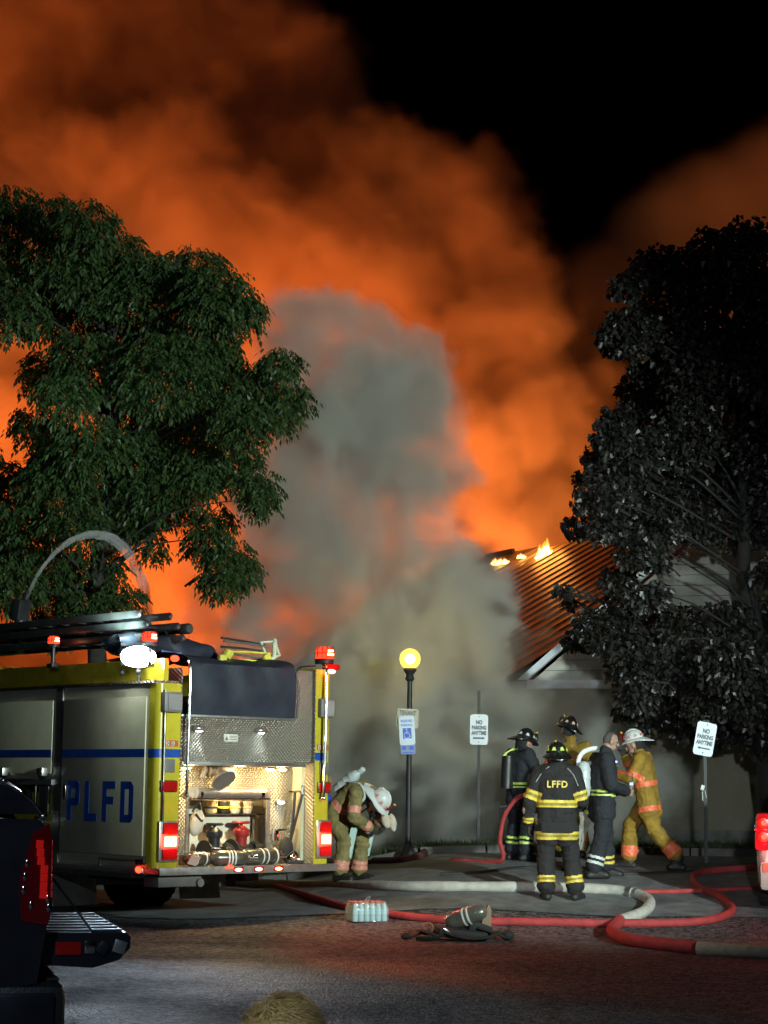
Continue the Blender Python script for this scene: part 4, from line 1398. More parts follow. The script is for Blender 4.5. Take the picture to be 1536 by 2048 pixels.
helmet_b = mat('black_helmet', (0.014, 0.014, 0.014), 0.3, var=0.2, coat=0.3)
helmet_w = mat('white_helmet', (0.66, 0.70, 0.68), 0.3, var=0.06, coat=0.3, stain=(0.4, 0.38, 0.33), stain_scale=6, stain_amt=0.3)
bottle_m = mat('pale_air_bottle', (0.52, 0.60, 0.60), 0.3, var=0.1, coat=0.4)
frame_m = mat('backpack_frame', (0.5, 0.52, 0.52), 0.5, var=0.2)
led_blue = glow('blue_led', (0.12, 0.18, 1.0), 14.0)
led_white = glow('white_led', (0.9, 0.95, 1.0), 30.0)


def hand(parent, wrist, direction, palm_n, m, side=1, curl=0.5, name='hand'):
    """Palm, four unequal bent fingers and a thumb from the side of the palm."""
    w, d, pn = Vector(wrist), Vector(direction).normalized(), Vector(palm_n).normalized()
    pn = (pn - d * pn.dot(d)).normalized()
    s = d.cross(pn).normalized() * side
    segs = [('c', w - d * 0.03, w + d * 0.02, 0.030, 0.034)]
    for k in range(4):
        x = (k - 1.5) * 0.021
        k0 = w + d * 0.095 + s * x
        segs.append(('c', w + d * 0.02 + s * x * 0.8, k0, 0.019, 0.0145))
        L = (0.040, 0.046, 0.043, 0.034)[k]
        a1 = curl * 0.9
        d1 = d * math.cos(a1) + pn * math.sin(a1)
        d2 = d * math.cos(a1 * 2.2) + pn * math.sin(a1 * 2.2)
        p1 = k0 + d1 * L
        segs.append(('c', k0, p1, 0.0135, 0.0125))
        segs.append(('c', p1, p1 + d2 * L * 0.8, 0.0125, 0.0105))
    t0 = w + d * 0.03 + s * -0.036
    t1 = t0 + (d * 0.6 - s * 0.7 + pn * 0.35).normalized() * 0.045
    segs += [('c', t0, t1, 0.019, 0.015), ('c', t1, t1 + (d * 0.8 - s * 0.15 + pn * 0.6).normalized() * 0.034, 0.0145, 0.011)]
    return capsule_mesh(segs, 0.0062, [m], None, name, parent, 1)


ear_m = cloth('ear_flap_cloth', (0.015, 0.014, 0.014))


def helmet(parent, c, R, shell_m, trim_m, shield_m, shield_txt=None, s=1.0, shield=True):
    """Fire helmet: ribbed dome, brim longer behind, front shield, reflective trim. Local +Y is forward."""
    root = bpy.data.objects.new('helmet', None)
    COL.objects.link(root)
    root.parent = parent
    root.location = c
    root.rotation_euler = R
    mb = MB()
    n, rows = 28, 8
    rings = []
    for j in range(rows + 1):
        t = j / rows
        rr = math.cos(t * math.pi / 2 * 0.97)
        z = math.sin(t * math.pi / 2) * 0.135 * s
        rings.append([Vector((0.110 * s * rr * math.cos(a) * (1 + 0.03 * math.cos(8 * a) * (t > 0.15)), 0.132 * s * rr * math.sin(a) * (1 + 0.03 * math.cos(8 * a) * (t > 0.15)), z)) for a in [2 * math.pi * k / n for k in range(n)]])
    mb.ring_loft(rings)
    # brim
    def brim(a, o):
        back = max(0.0, -math.sin(a))
        front = max(0.0, math.sin(a))
        e = 0.034 + 0.085 * back ** 1.6 + 0.022 * front
        r = 1.0 if o == 0 else 1.0
        x, y = (0.108 * s + e * s * o) * math.cos(a), (0.130 * s + e * s * o) * math.sin(a)
        return Vector((x, y, 0.006 - 0.020 * o * s - 0.055 * o * back ** 2 * s))
    rb = []
    for o, dz in ((0, 0.012), (0.5, 0.010), (1, 0.005), (1.0, -0.006), (0.5, -0.004), (0, -0.006)):
        rb.append([brim(a, o) + Vector((0, 0, dz)) for a in [2 * math.pi * k / n for k in range(n)]])
    mb.ring_loft(rb, False)
    # top ridge
    mb.tube([(0, 0.125 * s * math.cos(t), 0.138 * s * math.sin(t) + 0.002) for t in [0.35 + 2.3 * k / 10 for k in range(11)]], 0.013 * s, 6)
    mb.build('helmet_shell', shell_m, root)
    for k in range(8):
        a = math.radians(22.5 + 45 * k)
        x, y = 0.112 * s * math.cos(a), 0.134 * s * math.sin(a)
        tb = Vector((-math.sin(a), math.cos(a), 0))
        o = Vector((x, y, 0.035 * s)) - tb * 0.024 * s
        q = MB().prism([(0, 0), (0.048 * s, 0), (0.034 * s, 0.036 * s), (0.012 * s, 0.036 * s)], o, tb, Vector((-0.30 * math.cos(a), -0.30 * math.sin(a), 1)).normalized(), -0.004)
        q.build('helmet_reflector', trim_m, root, False)
    def flap(a, t):
        ang = math.radians(195 + 150 * a)
        return Vector((0.112 * s * math.cos(ang) * (1 - 0.12 * t), 0.134 * s * math.sin(ang) * (1 - 0.2 * t), 0.0 - 0.13 * t * s))
    fm = MB().grid(flap, 14, 5)
    fm.grid(lambda a, t: flap(a, t) * 0.95 + Vector((0, 0, -0.002)), 14, 5)
    fm.build('ear_flap', ear_m, root)
    if shield:
        sh = MB().prism([(-0.05, 0), (0.05, 0), (0.058, 0.06), (0.035, 0.115), (0, 0.135), (-0.035, 0.115), (-0.058, 0.06)], (0, 0.145 * s, 0.02), (1, 0, 0), Vector((0, -0.1, 1)).normalized(), 0.006)
        so = sh.build('front_shield', shield_m, root, False)
        MB().cone((0, 0.12 * s, 0.13 * s), (0, 0.145 * s, 0.148 * s), 0.010, 0.012).build('shield_holder', gold_s, root)
    return root


def head_segs(c, fwd, right, up, hair=True):
    """c is the middle of the skull; jaw, nose, ears, brow and neck root are fused into the body."""
    c, f, r, u = map(Vector, (c, fwd, right, up))
    R = Matrix((r, f, u)).transposed()
    S = [('b', c, (0.076, 0.096, 0.108), R), ('b', c + f * 0.028 - u * 0.07, (0.054, 0.062, 0.05), R)]
    S += [('c', c + f * 0.093 - u * 0.005, c + f * 0.112 - u * 0.035, 0.010, 0.015), ('b', c + f * 0.082 - u * 0.072, (0.026, 0.016, 0.010), R)]
    for s in (-1, 1):
        S += [('b', c + r * 0.080 * s - u * 0.022, (0.012, 0.026, 0.034), R), ('b', c + f * 0.078 + r * 0.033 * s + u * 0.012, (0.022, 0.018, 0.010), R)]
    return S


def person(label, loc, yaw, P, jacket_m, jac_bands, trouser_m, tro_bands, glove=glove_m, bulk=1.0, hands_m=None, head_fwd=None, head_up=None, jac_len=0.18,
           skin_head=True, extra_jacket=None, boots=boot_m, hair=None, hand_curl=0.6, group=None, collar=True, sleeve=None, parent_scale=1.0):
    """P: joints in the person's own frame (x right, y forward, z up). Bands: [(which, t0, t1, material)]."""
    root = thing('person', label, 'person', loc, yaw, group)
    root.scale = (parent_scale,) * 3
    J = {k: Vector(v) for k, v in P.items()}
    hf = Vector(head_fwd or (0, 1, 0)).normalized()
    hu = Vector(head_up or (0, 0, 1))
    hr = hf.cross(hu).normalized()
    hu = hr.cross(hf).normalized()
    hip, chest, neck, head = J['hip'], J['chest'], J['neck'], J['head']
    b = bulk
    # the whole body as one skin
    S = head_segs(head, hf, hr, hu)
    S += [('c', head - hu * 0.05 - hf * 0.015, neck, 0.058, 0.062), ('c', neck, chest, 0.070, 0.095), ('c', chest, hip, 0.098, 0.098)]
    for s in 'LR':
        S += [('c', J['sho' + s], J['elb' + s], 0.052, 0.043), ('c', J['elb' + s], J['wri' + s], 0.042, 0.030), ('c', J['sho' + s], chest, 0.06, 0.09),
              ('c', J['hip' + s], J['kne' + s], 0.085, 0.058), ('c', J['kne' + s], J['ank' + s], 0.056, 0.042), ('c', J['hip' + s], hip, 0.085, 0.092),
              ('c', J['ank' + s], J['toe' + s], 0.045, 0.035)]
    mats = [skin_m, hair or skin_m, mat_eye]
    def cl(p):
        q = p - head
        y, z, x = q.dot(hf), q.dot(hu), q.dot(hr)
        if hair and (z > 0.045 + 0.02 * (y > 0) + 0.035 * max(0, y / 0.09)) :
            return 1
        if hair and y < -0.01 and z > -0.05:
            return 1
        if y > 0.07 and abs(abs(x) - 0.033) < 0.013 and abs(z + 0.004) < 0.008:
            return 2
        return 0
    capsule_mesh(S, 0.009, mats, cl, 'body', root, 2)
    # jacket
    torso_ax = (chest - hip)
    tl_ = torso_ax.normalized()
    lr = (J['shoR'] - J['shoL']).normalized()
    fw = tl_.cross(-lr).normalized() if True else Vector((0, 1, 0))
    hem = hip - tl_ * jac_len
    S = [('c', chest - tl_ * 0.02, hip, 0.142 * b, 0.135 * b)]
    for s, sg in (('L', -1), ('R', 1)):
        S += [('c', chest + lr * sg * 0.085 * b - tl_ * 0.02, hip + lr * sg * 0.085 * b, 0.125 * b, 0.120 * b), ('c', hip + lr * sg * 0.085 * b, hem + lr * sg * 0.095 * b, 0.120 * b, 0.128 * b),
              ('c', J['sho' + s], chest + lr * sg * 0.06, 0.088 * b, 0.13 * b),
              ('c', J['sho' + s], J['elb' + s], 0.086 * b, 0.074 * b), ('c', J['elb' + s], J['wri' + s].lerp(J['elb' + s], 0.06), 0.073 * b, 0.060 * b)]
        # slack folds at the elbow
        e = J['elb' + s]
        S += [('b', e + (e - J['sho' + s]).normalized() * -0.05, (0.080 * b, 0.080 * b, 0.045))]
    if collar:
        S += [('c', neck - tl_ * 0.03, neck + tl_ * 0.045, 0.085, 0.078)]
    if extra_jacket:
        S += extra_jacket(J, b)
    jm = [jacket_m]
    for bd in jac_bands:
        if bd[3] not in jm:
            jm.append(bd[3])
    def band_test(p, bands, ms):
        for which, t0, t1, m in bands:
            if which == 'torso':
                t, d = along(p, hip, chest)
                dl = min(along(p, J['elbL'], J['wriL'])[1], along(p, J['elbR'], J['wriR'])[1], along(p, J['elbL'], J['shoL'].lerp(J['elbL'], .25))[1], along(p, J['elbR'], J['shoR'].lerp(J['elbR'], .25))[1])
                if t0 <= t <= t1 and dl > 0.083 * b:
                    return ms.index(m)
            else:
                a, c_ = {'upL': ('shoL', 'elbL'), 'upR': ('shoR', 'elbR'), 'foL': ('elbL', 'wriL'), 'foR': ('elbR', 'wriR'), 'shinL': ('kneL', 'ankL'), 'shinR': ('kneR', 'ankR'),
                         'thiL': ('hipL', 'kneL'), 'thiR': ('hipR', 'kneR')}[which]
                t, d = along(p, J[a], J[c_])
                if t0 <= t <= t1 and d < 0.135 * b:
                    return ms.index(m)
        return 0
    capsule_mesh(S, 0.0105, jm, lambda p: band_test(p, jac_bands, jm), 'jacket', root, 2, 0.013)
    # trousers
    S = [('c', hip + lr * -0.08, hip + lr * 0.08, 0.118, 0.118)]
    for s, sg in (('L', -1), ('R', 1)):
        k, a = J['kne' + s], J['ank' + s]
        S += [('c', hip + lr * sg * 0.07, J['hip' + s], 0.115 * b, 0.115 * b), ('c', J['hip' + s], k, 0.118 * b, 0.092 * b), ('c', k, k.lerp(a, 0.82), 0.090 * b, 0.096 * b),
              ('b', k.lerp(a, 0.12), (0.100 * b, 0.100 * b, 0.05)), ('b', k.lerp(a, 0.70), (0.100 * b, 0.102 * b, 0.035))]
    tm = [trouser_m]
    for bd in tro_bands:
        if bd[3] not in tm:
            tm.append(bd[3])
    capsule_mesh(S, 0.0105, tm, lambda p: band_test(p, tro_bands, tm), 'trousers', root, 2, 0.013)
    for s in 'LR':
        a, t = J['ank' + s], J['toe' + s]
        heel = a + (a - t).normalized() * 0.055
        heel.z = t.z
        k = J['kne' + s]
        capsule_mesh([('c', a + (k - a).normalized() * 0.16, a, 0.064, 0.056), ('c', heel, t, 0.050, 0.046), ('c', a, t, 0.056, 0.046), ('b', t, (0.052, 0.052, 0.048))], 0.010, [boots], None, 'boot', root, 2)
        w, e = J['wri' + s], J['elb' + s]
        hd = (w - e).normalized()
        pn = J.get('palm' + s, Vector((1 if s == 'L' else -1, 0.2, 0)))
        hand(root, w + hd * 0.01, hd, pn, hands_m or glove, 1 if s == 'L' else -1, hand_curl, 'hand')
    return root, J


mat_eye = mat('eye_dark', (0.02, 0.015, 0.012), 0.3)


def stand(h=1.0, spread=0.12, **kw):
    J = dict(hip=(0, 0, 0.97), chest=(0, 0.0, 1.34), neck=(0, 0.01, 1.50), head=(0, 0.03, 1.655),
             shoL=(-0.20, 0, 1.44), shoR=(0.20, 0, 1.44), elbL=(-0.29, -0.02, 1.14), elbR=(0.29, -0.02, 1.14), wriL=(-0.27, 0.06, 0.90), wriR=(0.27, 0.06, 0.90),
             hipL=(-0.10, 0, 0.92), hipR=(0.10, 0, 0.92), kneL=(-spread, 0.02, 0.52), kneR=(spread, 0.02, 0.52), ankL=(-spread - .02, -0.03, 0.09), ankR=(spread + .02, -0.03, 0.09),
             toeL=(-spread - .05, 0.13, 0.045), toeR=(spread + .05, 0.13, 0.045))
    J.update(kw)
    return J


def band2(which, a, b, m, mid):
    w = (b - a)
    return [(which, a, a + w * 0.33, m), (which, a + w * 0.33, a + w * 0.66, mid), (which, a + w * 0.66, b, m)]


def put(px, py):
    p = foot(px, py)
    return (p.x, p.y, p.z)


# -- firefighter with his back to us
olive_b = mat('band_centre_olive', (0.28, 0.24, 0.03), 0.5)
fp_ = put(1114, 1801)
root, J = person('firefighter in a black coat with yellow bands standing with his back turned, helmet on', fp_, math.radians(-4),
    stand(hip=(0, 0, 0.94), spread=0.13, elbL=(-0.315, 0.0, 1.13), wriL=(-0.325, 0.05, 0.87), elbR=(0.29, 0.04, 1.13), wriR=(0.20, 0.24, 1.02), kneR=(0.16, 0.03, 0.52), ankR=(0.22, -0.01, 0.09), toeR=(0.28, 0.13, 0.045), ankL=(-0.12, -0.03, .09), toeL=(-0.15, .12, .045),
          neck=(0, 0.0, 1.49), head=(0, 0.04, 1.62)),
    black_c, band2('torso', 0.28, 0.50, gold_s, olive_b) + band2('torso', -0.62, -0.40, gold_s, olive_b) + band2('upL', 0.62, 0.95, gold_s, olive_b) + band2('foL', 0.72, 0.95, gold_s, olive_b) + band2('upR', 0.62, 0.95, gold_s, olive_b),
    black_c, band2('shinL', 0.56, 0.74, gold_s, olive_b) + band2('shinR', 0.56, 0.74, gold_s, olive_b), jac_len=0.22, bulk=1.12,
    extra_jacket=lambda J, b: [('c', (-0.05, -0.03, 1.50), (0.05, -0.03, 1.50), 0.085, 0.085), ('c', (-0.11, 0.02, 0.80), (0.11, 0.02, 0.80), 0.155, 0.155), ('c', (-0.12, -0.01, 1.44), (0.12, -0.01, 1.44), 0.12, 0.12)])
helmet(root, (0, 0.03, 1.655), (math.radians(-4), 0, math.radians(6)), helmet_b, lime_s, blk, s=1.14)
text_mesh('lettering', 'LFFD', 0.105, gold_s, root, (0, -0.163, 1.315), (math.radians(90), 0, 0), 0.95, 0.004, 0.003, 1.15)
MB().tube(catmull([(-0.245, -0.10, 1.34), (-0.17, -0.10, 1.45), (-0.09, -0.10, 1.52)], 5), 0.016, 6, flat=0.4).build('shoulder_trim', silver_s, root)
MB().tube(catmull([(0.24, -0.09, 1.30), (0.19, -0.12, 1.42), (0.12, -0.12, 1.50)], 5), 0.010, 6, flat=0.4).build('shoulder_trim', silver_s, root)
MB().box((0.0, -0.175, 0.83), (0.36, 0.012, 0.12), None, 0.006).build('coat_pocket', black_c, root)
MB().box((-0.325, 0.03, 1.02), (0.15, 0.13, 0.12), (0, 0.05, 0), 0.05).build('elbow_patch', cloth('grey_brown_patch', (0.20, 0.16, 0.13)), root)

# -- firefighter at the far left of the group, partly hidden
root, J = person('firefighter in dark gear with lime bands, partly behind the man with his back turned', put(1040, 1722), math.radians(-60),
    stand(spread=0.15, elbL=(-0.30, 0.06, 1.18), wriL=(-0.20, 0.26, 1.05), elbR=(0.30, 0.10, 1.15), wriR=(0.16, 0.32, 1.10), head=(0, 0.10, 1.62), neck=(0, .05, 1.48)),
    navy, band2('torso', 0.05, 0.25, lime_s, navy) + band2('upL', 0.35, 0.70, lime_s, navy) + band2('foL', 0.7, 0.95, lime_s, navy), navy, band2('shinL', 0.45, 0.68, lime_s, navy) + band2('shinR', 0.45, 0.68, lime_s, navy), bulk=1.1, head_fwd=(0, 1, -0.35), head_up=(0, .35, 1), parent_scale=0.96)
helmet(root, (0, 0.09, 1.65), (math.radians(-18), 0, 0), helmet_b, silver_s, blk, s=1.1)
MB().tube(catmull([(-0.22, -0.12, 1.25), (-0.20, -0.13, 1.42), (-0.12, 0.0, 1.53)], 5), 0.028, 6, flat=0.4).build('neck_trim', lime_s, root)
MB().cone((0.0, -0.22, 0.98), (0.0, -0.20, 1.42), 0.085).build('air_bottle', blkm, root)
MB().ball((-0.10, 0.20, 1.38), (0.020, 0.014, 0.014)).build('status_light', led_blue, root)

# -- firefighter in yellow coat behind, black helmet tilted
root, J = person('firefighter in a yellow coat and black helmet standing behind the others', put(1142, 1716), math.radians(12),
    stand(h=1.0, elbL=(-0.31, 0.02, 1.16), wriL=(-0.24, 0.22, 1.08), elbR=(0.31, 0.02, 1.16), wriR=(0.24, 0.22, 1.08), head=(-0.02, 0.06, 1.66)),
    mustard, [('torso', 0.22, 0.42, orange_s), ('upL', 0.6, 0.85, orange_s), ('upR', 0.6, 0.85, orange_s), ('torso', -0.5, -0.3, orange_s)], mustard, [('shinL', 0.5, 0.72, orange_s), ('shinR', 0.5, 0.72, orange_s)], bulk=1.08, parent_scale=1.04)
helmet(root, (-0.02, 0.05, 1.72), (math.radians(8), math.radians(16), math.radians(30)), helmet_b, mat('pale_pink_reflector', (0.70, 0.45, 0.38), 0.4), blk)
text_mesh('lettering', 'ALCO', 0.075, orange_s, root, (0.02, -0.158, 1.30), (math.radians(90), 0, 0), 1.0, 0.003, 0.002, 1.1)

# -- bare-headed man in dark gear with an air pack, seen from the side
root, J = person('bare-headed firefighter in dark gear with a pale air pack, seen from the side', put(1205, 1757), math.radians(-78),
    stand(spread=0.10, chest=(0, 0.02, 1.34), elbL=(-0.27, 0.02, 1.13), wriL=(-0.17, 0.25, 1.06), elbR=(0.28, 0.02, 1.13), wriR=(0.14, 0.27, 1.06), head=(0, 0.11, 1.68), neck=(0, 0.05, 1.51),
          kneL=(-0.12, 0.08, 0.52), ankL=(-0.12, 0.10, 0.09), toeL=(-0.12, 0.27, 0.045), kneR=(0.11, -0.04, 0.52), ankR=(0.12, -0.16, 0.09), toeR=(0.12, 0.01, 0.045)),
    navy, band2('torso', 0.08, 0.26, lime_s, navy) + band2('upL', 0.18, 0.42, lime_s, navy) + band2('foL', 0.72, 0.92, lime_s, navy), navy, band2('shinL', 0.58, 0.80, gold_s, navy) + band2('shinR', 0.58, 0.80, silver_s, navy), bulk=1.12,
    hands_m=skin_m, hair=hair_m, head_fwd=(0.1, 1, -0.25), head_up=(0, 0.25, 1), parent_scale=1.0, hand_curl=0.9)
MB().lathe([(0.02, 0), (0.07, 0.015), (0.082, 0.07), (0.082, 0.36), (0.06, 0.42), (0.025, 0.44)], (0.0, -0.235, 0.98), n=18).build('air_bottle', bottle_m, root)
for z in (1.08, 1.20, 1.30):
    MB().lathe([(0.084, 0), (0.088, 0.004), (0.088, 0.026), (0.084, 0.03)], (0.0, -0.235, z), n=18).build('bottle_band', frame_m, root)
MB().tube(catmull([(-0.12, -0.24, 1.30), (-0.13, -0.26, 1.42), (-0.13, -0.20, 1.53), (-0.12, -0.06, 1.58), (-0.12, 0.05, 1.55)], 6), 0.030, 8, flat=0.5).build('pack_frame', silver_s, root)
MB().box((-0.15, -0.10, 1.40), (0.05, 0.07, 0.05), None, 0.012).build('strap_buckle', silver_s, root)
MB().tube([(-0.16, -0.2, 0.98), (-0.1, -0.30, 0.97), (0.1, -0.30, 0.97)], 0.022, 6).build('waist_strap', silver_s, root)
MB().box((-0.285, 0.03, 1.13), (0.03, 0.10, 0.10), (0, 0, 0.4), 0.01).build('elbow_pad', mat('dull_lime_pad', (0.33, 0.38, 0.10), 0.7), root)
MB().box((-0.12, 0.22, 1.42), (0.05, 0.02, 0.02), None, 0.005).build('status_light', led_blue, root)
MB().box((-0.16, -0.12, 0.80), (0.12, 0.10, 0.05), None, 0.012).build('bag_strap', lime_s, root)
MB().grid(lambda a, b: Vector((-0.19 + 0.05 * a + 0.02 * math.sin(b * 9), -0.24 + 0.16 * a * (1 - b * 0.75) + 0.012 * math.sin(a * 12 + b * 7), 0.80 - 0.46 * b)), 8, 10).build('hanging_cloth', khaki_c, root)
rad = thing('hand_radio', 'small radio with a bluish light held by the bare-headed man', 'radio', root.matrix_basis @ Vector((0.02, 0.37, 1.12)))
MB().box((0, 0, 0), (0.06, 0.035, 0.13), None, 0.01).cone((0.015, 0, 0.06), (0.015, 0, 0.16), 0.006).build('radio_case', blkm, rad)
MB().box((0, -0.02, 0.03), (0.045, 0.006, 0.035), None, 0.003).build('radio_screen', glow('radio_screen', (0.55, 0.75, 1.0), 1.3), rad)

# -- walking firefighter with a white helmet
root, J = person('firefighter in yellow coat and trousers with a white helmet, striding left', put(1296, 1740), math.radians(72),
    dict(hip=(0, 0, 0.93), chest=(0, 0.06, 1.29), neck=(0, 0.10, 1.44), head=(0, 0.17, 1.58), shoL=(-0.20, 0.05, 1.39), shoR=(0.20, 0.05, 1.39), elbL=(-0.26, 0.16, 1.13), wriL=(-0.12, 0.36, 1.20),
         elbR=(0.27, 0.22, 1.20), wriR=(0.10, 0.30, 1.42), hipL=(-0.10, 0, 0.88), hipR=(0.10, 0, 0.88), kneL=(-0.11, -0.10, 0.50), kneR=(0.11, 0.24, 0.54), ankL=(-0.11, -0.42, 0.16), ankR=(0.11, 0.26, 0.10), toeL=(-0.11, -0.30, 0.045), toeR=(0.11, 0.43, 0.05)),
    mustard, [('torso', 0.30, 0.48, orange_s), ('torso', -0.55, -0.37, orange_s), ('upL', 0.65, 0.9, orange_s), ('foL', 0.6, 0.85, orange_s), ('upR', 0.65, .9, orange_s), ('foR', 0.6, 0.85, orange_s)],
    mustard, [('shinL', 0.55, 0.85, orange_s), ('shinR', 0.55, 0.85, orange_s)], bulk=1.1, head_fwd=(0, 1, -0.3), head_up=(0, 0.3, 1), jac_len=0.20)
helmet(root, (0, 0.165, 1.625), (math.radians(-16), 0, 0), helmet_w, pink_s, redl)

# -- firefighter bent double behind the engine's corner
bx_ = put(716, 1764)
root, J = person('firefighter in tan gear and white helmet bent double beside the fire engine', bx_, math.radians(-118),
    dict(hip=(0, -0.34, 0.86), chest=(0, -0.02, 1.12), neck=(0, 0.15, 1.10), head=(0, 0.26, 1.00), shoL=(-0.20, 0.06, 1.10), shoR=(0.20, 0.06, 1.10), elbL=(-0.26, 0.10, 0.82), wriL=(-0.10, 0.26, 0.70),
         elbR=(0.26, 0.06, 0.82), wriR=(0.10, 0.22, 0.68), hipL=(-0.11, -0.32, 0.82), hipR=(0.11, -0.32, 0.82), kneL=(-0.15, -0.02, 0.52), kneR=(0.17, -0.10, 0.52), ankL=(-0.18, -0.10, 0.09), ankR=(0.20, -0.16, 0.09), toeL=(-0.20, 0.08, 0.045), toeR=(0.23, 0.02, 0.045)),
    tan_c, [('torso', 0.30, 0.52, pink_s), ('upL', 0.55, 0.8, pink_s), ('upR', 0.55, 0.85, pink_s), ('foL', 0.7, 0.95, pink_s), ('foR', 0.7, 0.95, pink_s)], tan_c, [('shinL', 0.58, 0.84, pink_s), ('shinR', 0.58, 0.84, pink_s)], bulk=1.12,
    head_fwd=(0.1, 0.45, -0.9), head_up=(0, 0.9, 0.45), glove=glove_m, jac_len=0.14)
helmet(root, (0.0, 0.30, 1.03), (math.radians(-62), math.radians(8), 0), helmet_w, pink_s, redl, s=1.12)
MB().lathe([(0.02, 0), (0.065, 0.012), (0.078, 0.06), (0.078, 0.32), (0.055, 0.38), (0.025, 0.42), (0.04, 0.425), (0.04, 0.48), (0.02, 0.50)], (0.02, -0.33, 1.14), R=Euler((math.radians(-55), 0, 0)).to_matrix(), n=18).build('air_bottle', bottle_m, root)
for k in range(3):
    o_ = Vector((0.02, -0.33, 1.14)) + Euler((math.radians(-55), 0, 0)).to_matrix() @ Vector((0, 0, 0.09 + 0.09 * k))
    MB().lathe([(0.080, 0), (0.084, 0.004), (0.084, 0.030), (0.080, 0.034)], o_, R=Euler((math.radians(-55), 0, 0)).to_matrix(), n=18).build('bottle_band', frame_m, root)
for s in (-1, 1):
    MB().tube(catmull([(s * 0.12, -0.10, 1.25), (s * 0.14, 0.10, 1.22), (s * 0.15, 0.16, 1.05), (s * 0.15, -0.05, 0.86)], 6), 0.026, 6, flat=0.35).build('pack_strap', silver_s if s > 0 else blkm, root)
for s, y, z in ((-1, 0.075, 0.60), (1, 0.0, 0.58)):
    MB().grid(lambda a, b, s=s, y=y, z=z: Vector((s * 0.17 - 0.06 + 0.10 * a, y + 0.075 * math.sin(a * 3.1) - 0.09 * b, z + 0.10 - 0.38 * b)), 5, 8).build('lit_trouser_patch', lit_cloth_s, root)  # teal light on the trousers, put in as pale patches
MB().ball((-0.02, 0.20, 0.86), (0.05, 0.06, 0.05)).cone((-0.02, 0.2, 0.86), (0.0, 0.15, 0.72), 0.02).build('regulator', blkm, root)
mk = thing('breathing_mask', 'pale mask and hood held below the white helmet by the bent man', 'mask', root.matrix_basis @ Vector((-0.06, 0.36, 0.77)), math.radians(-118))
MB().ball((0, 0, 0), (0.07, 0.06, 0.10), 14, 10, (0.2, 0.2, 0)).ball((-0.06, 0.06, -0.02), (0.06, 0.05, 0.12), 14, 10, (0.3, -0.2, 0)).build('mask_body', cloth('cream_hood', (0.66, 0.58, 0.46), stain=(0.42, 0.25, 0.16), stain_scale=14, stain_amt=0.6), mk)

# -- person in blue mostly hidden by the engine
c_ = put(604, 1757)
root, J = person('person in a bright blue shirt mostly hidden behind the corner of the fire engine', c_, math.radians(-55),
    stand(spread=0.14, chest=(0, 0.16, 1.24), neck=(0, 0.30, 1.34), head=(0, 0.40, 1.43), shoL=(-0.19, 0.20, 1.30), shoR=(0.19, 0.20, 1.30), elbL=(-0.24, 0.34, 1.06), elbR=(0.24, 0.34, 1.06), wriL=(-0.12, 0.50, 0.98), wriR=(0.12, 0.50, 0.98)),
    blue_c, [], denim_c, [], bulk=0.92, hands_m=skin_m, hair=hair_m, boots=mat('grey_shoe', (0.35, 0.37, 0.38), 0.7))

# -- the head in the foreground
blonde = mat('fair_brown_hair', (0.45, 0.27, 0.08), 0.55, var=0.45, scale=40)
hp = at(562, 1992, 4.2)
root, J = person('person with fair brown hair, only the top of the head in view', (hp.x, hp.y, hp.z - 1.765), 0.0, stand(head=(0, 0.03, 1.655)), cloth('grey_shirt', (0.12, 0.12, 0.13)), [], denim_c, [], bulk=0.9, hands_m=skin_m, hair=blonde)
hv, hf_ = [], []
rh = random.Random(8)
hc = Vector((0, 0.03, 1.655))
for k in range(9000):
    a, zz = rh.uniform(0, 2 * math.pi), rh.uniform(-0.25, 1.0)
    q = math.sqrt(1 - zz * zz)
    nrm = Vector((q * math.cos(a), q * math.sin(a), zz))
    p = hc + Vector((nrm.x * 0.082, nrm.y * 0.100, nrm.z * 0.108))
    flow = (Vector((0.55 + 0.5 * nrm.x, -0.3, -0.25)) + Vector((rh.gauss(0, .35), rh.gauss(0, .35), rh.gauss(0, .25))))
    flow = (flow - nrm * flow.dot(nrm) * 0.9).normalized()
    L = rh.uniform(0.03, 0.065)
    lift = rh.uniform(0.001, 0.007)
    w = nrm.cross(flow).normalized() * 0.0008
    i = len(hv)
    m1 = p + flow * L * 0.5 + nrm * lift
    e = p + flow * L + nrm * (lift * rh.uniform(0.4, 1.5))
    hv += [tuple(p - w), tuple(p + w), tuple(m1 + w), tuple(m1 - w), tuple(e)]
    hf_ += [(i, i + 1, i + 2, i + 3), (i + 3, i + 2, i + 4)]
MB().add(hv, hf_).build('hair', leaf_mat('hair_strand', (0.62, 0.36, 0.09), (0.98, 0.72, 0.34), 0.35, 0.15), root, False)


# ------------------------------------------------------------------ street furniture
def pole_foot(px, Y):
    q = at(px, 1600, Y)
    return Vector((q.x, q.y, ground_z(q.x, q.y)))


pole_m = mat('dark_pole_paint', (0.035, 0.035, 0.035), 0.5, 0.3, var=0.3)
steel_post = mat('galvanised_post', (0.045, 0.047, 0.045), 0.6, 0.3, var=0.3)
sign_white = mat('sign_white', (0.66, 0.74, 0.80), 0.45, var=0.05, stain=(0.45, 0.5, 0.54), stain_scale=5, stain_amt=0.3)
sign_ink = mat('sign_ink', (0.05, 0.055, 0.08), 0.5, var=0.2)
sign_blue = mat('sign_blue', (0.02, 0.10, 0.55), 0.45, var=0.1)
sign_old = mat('faded_sign', (0.50, 0.47, 0.36), 0.6, var=0.15)

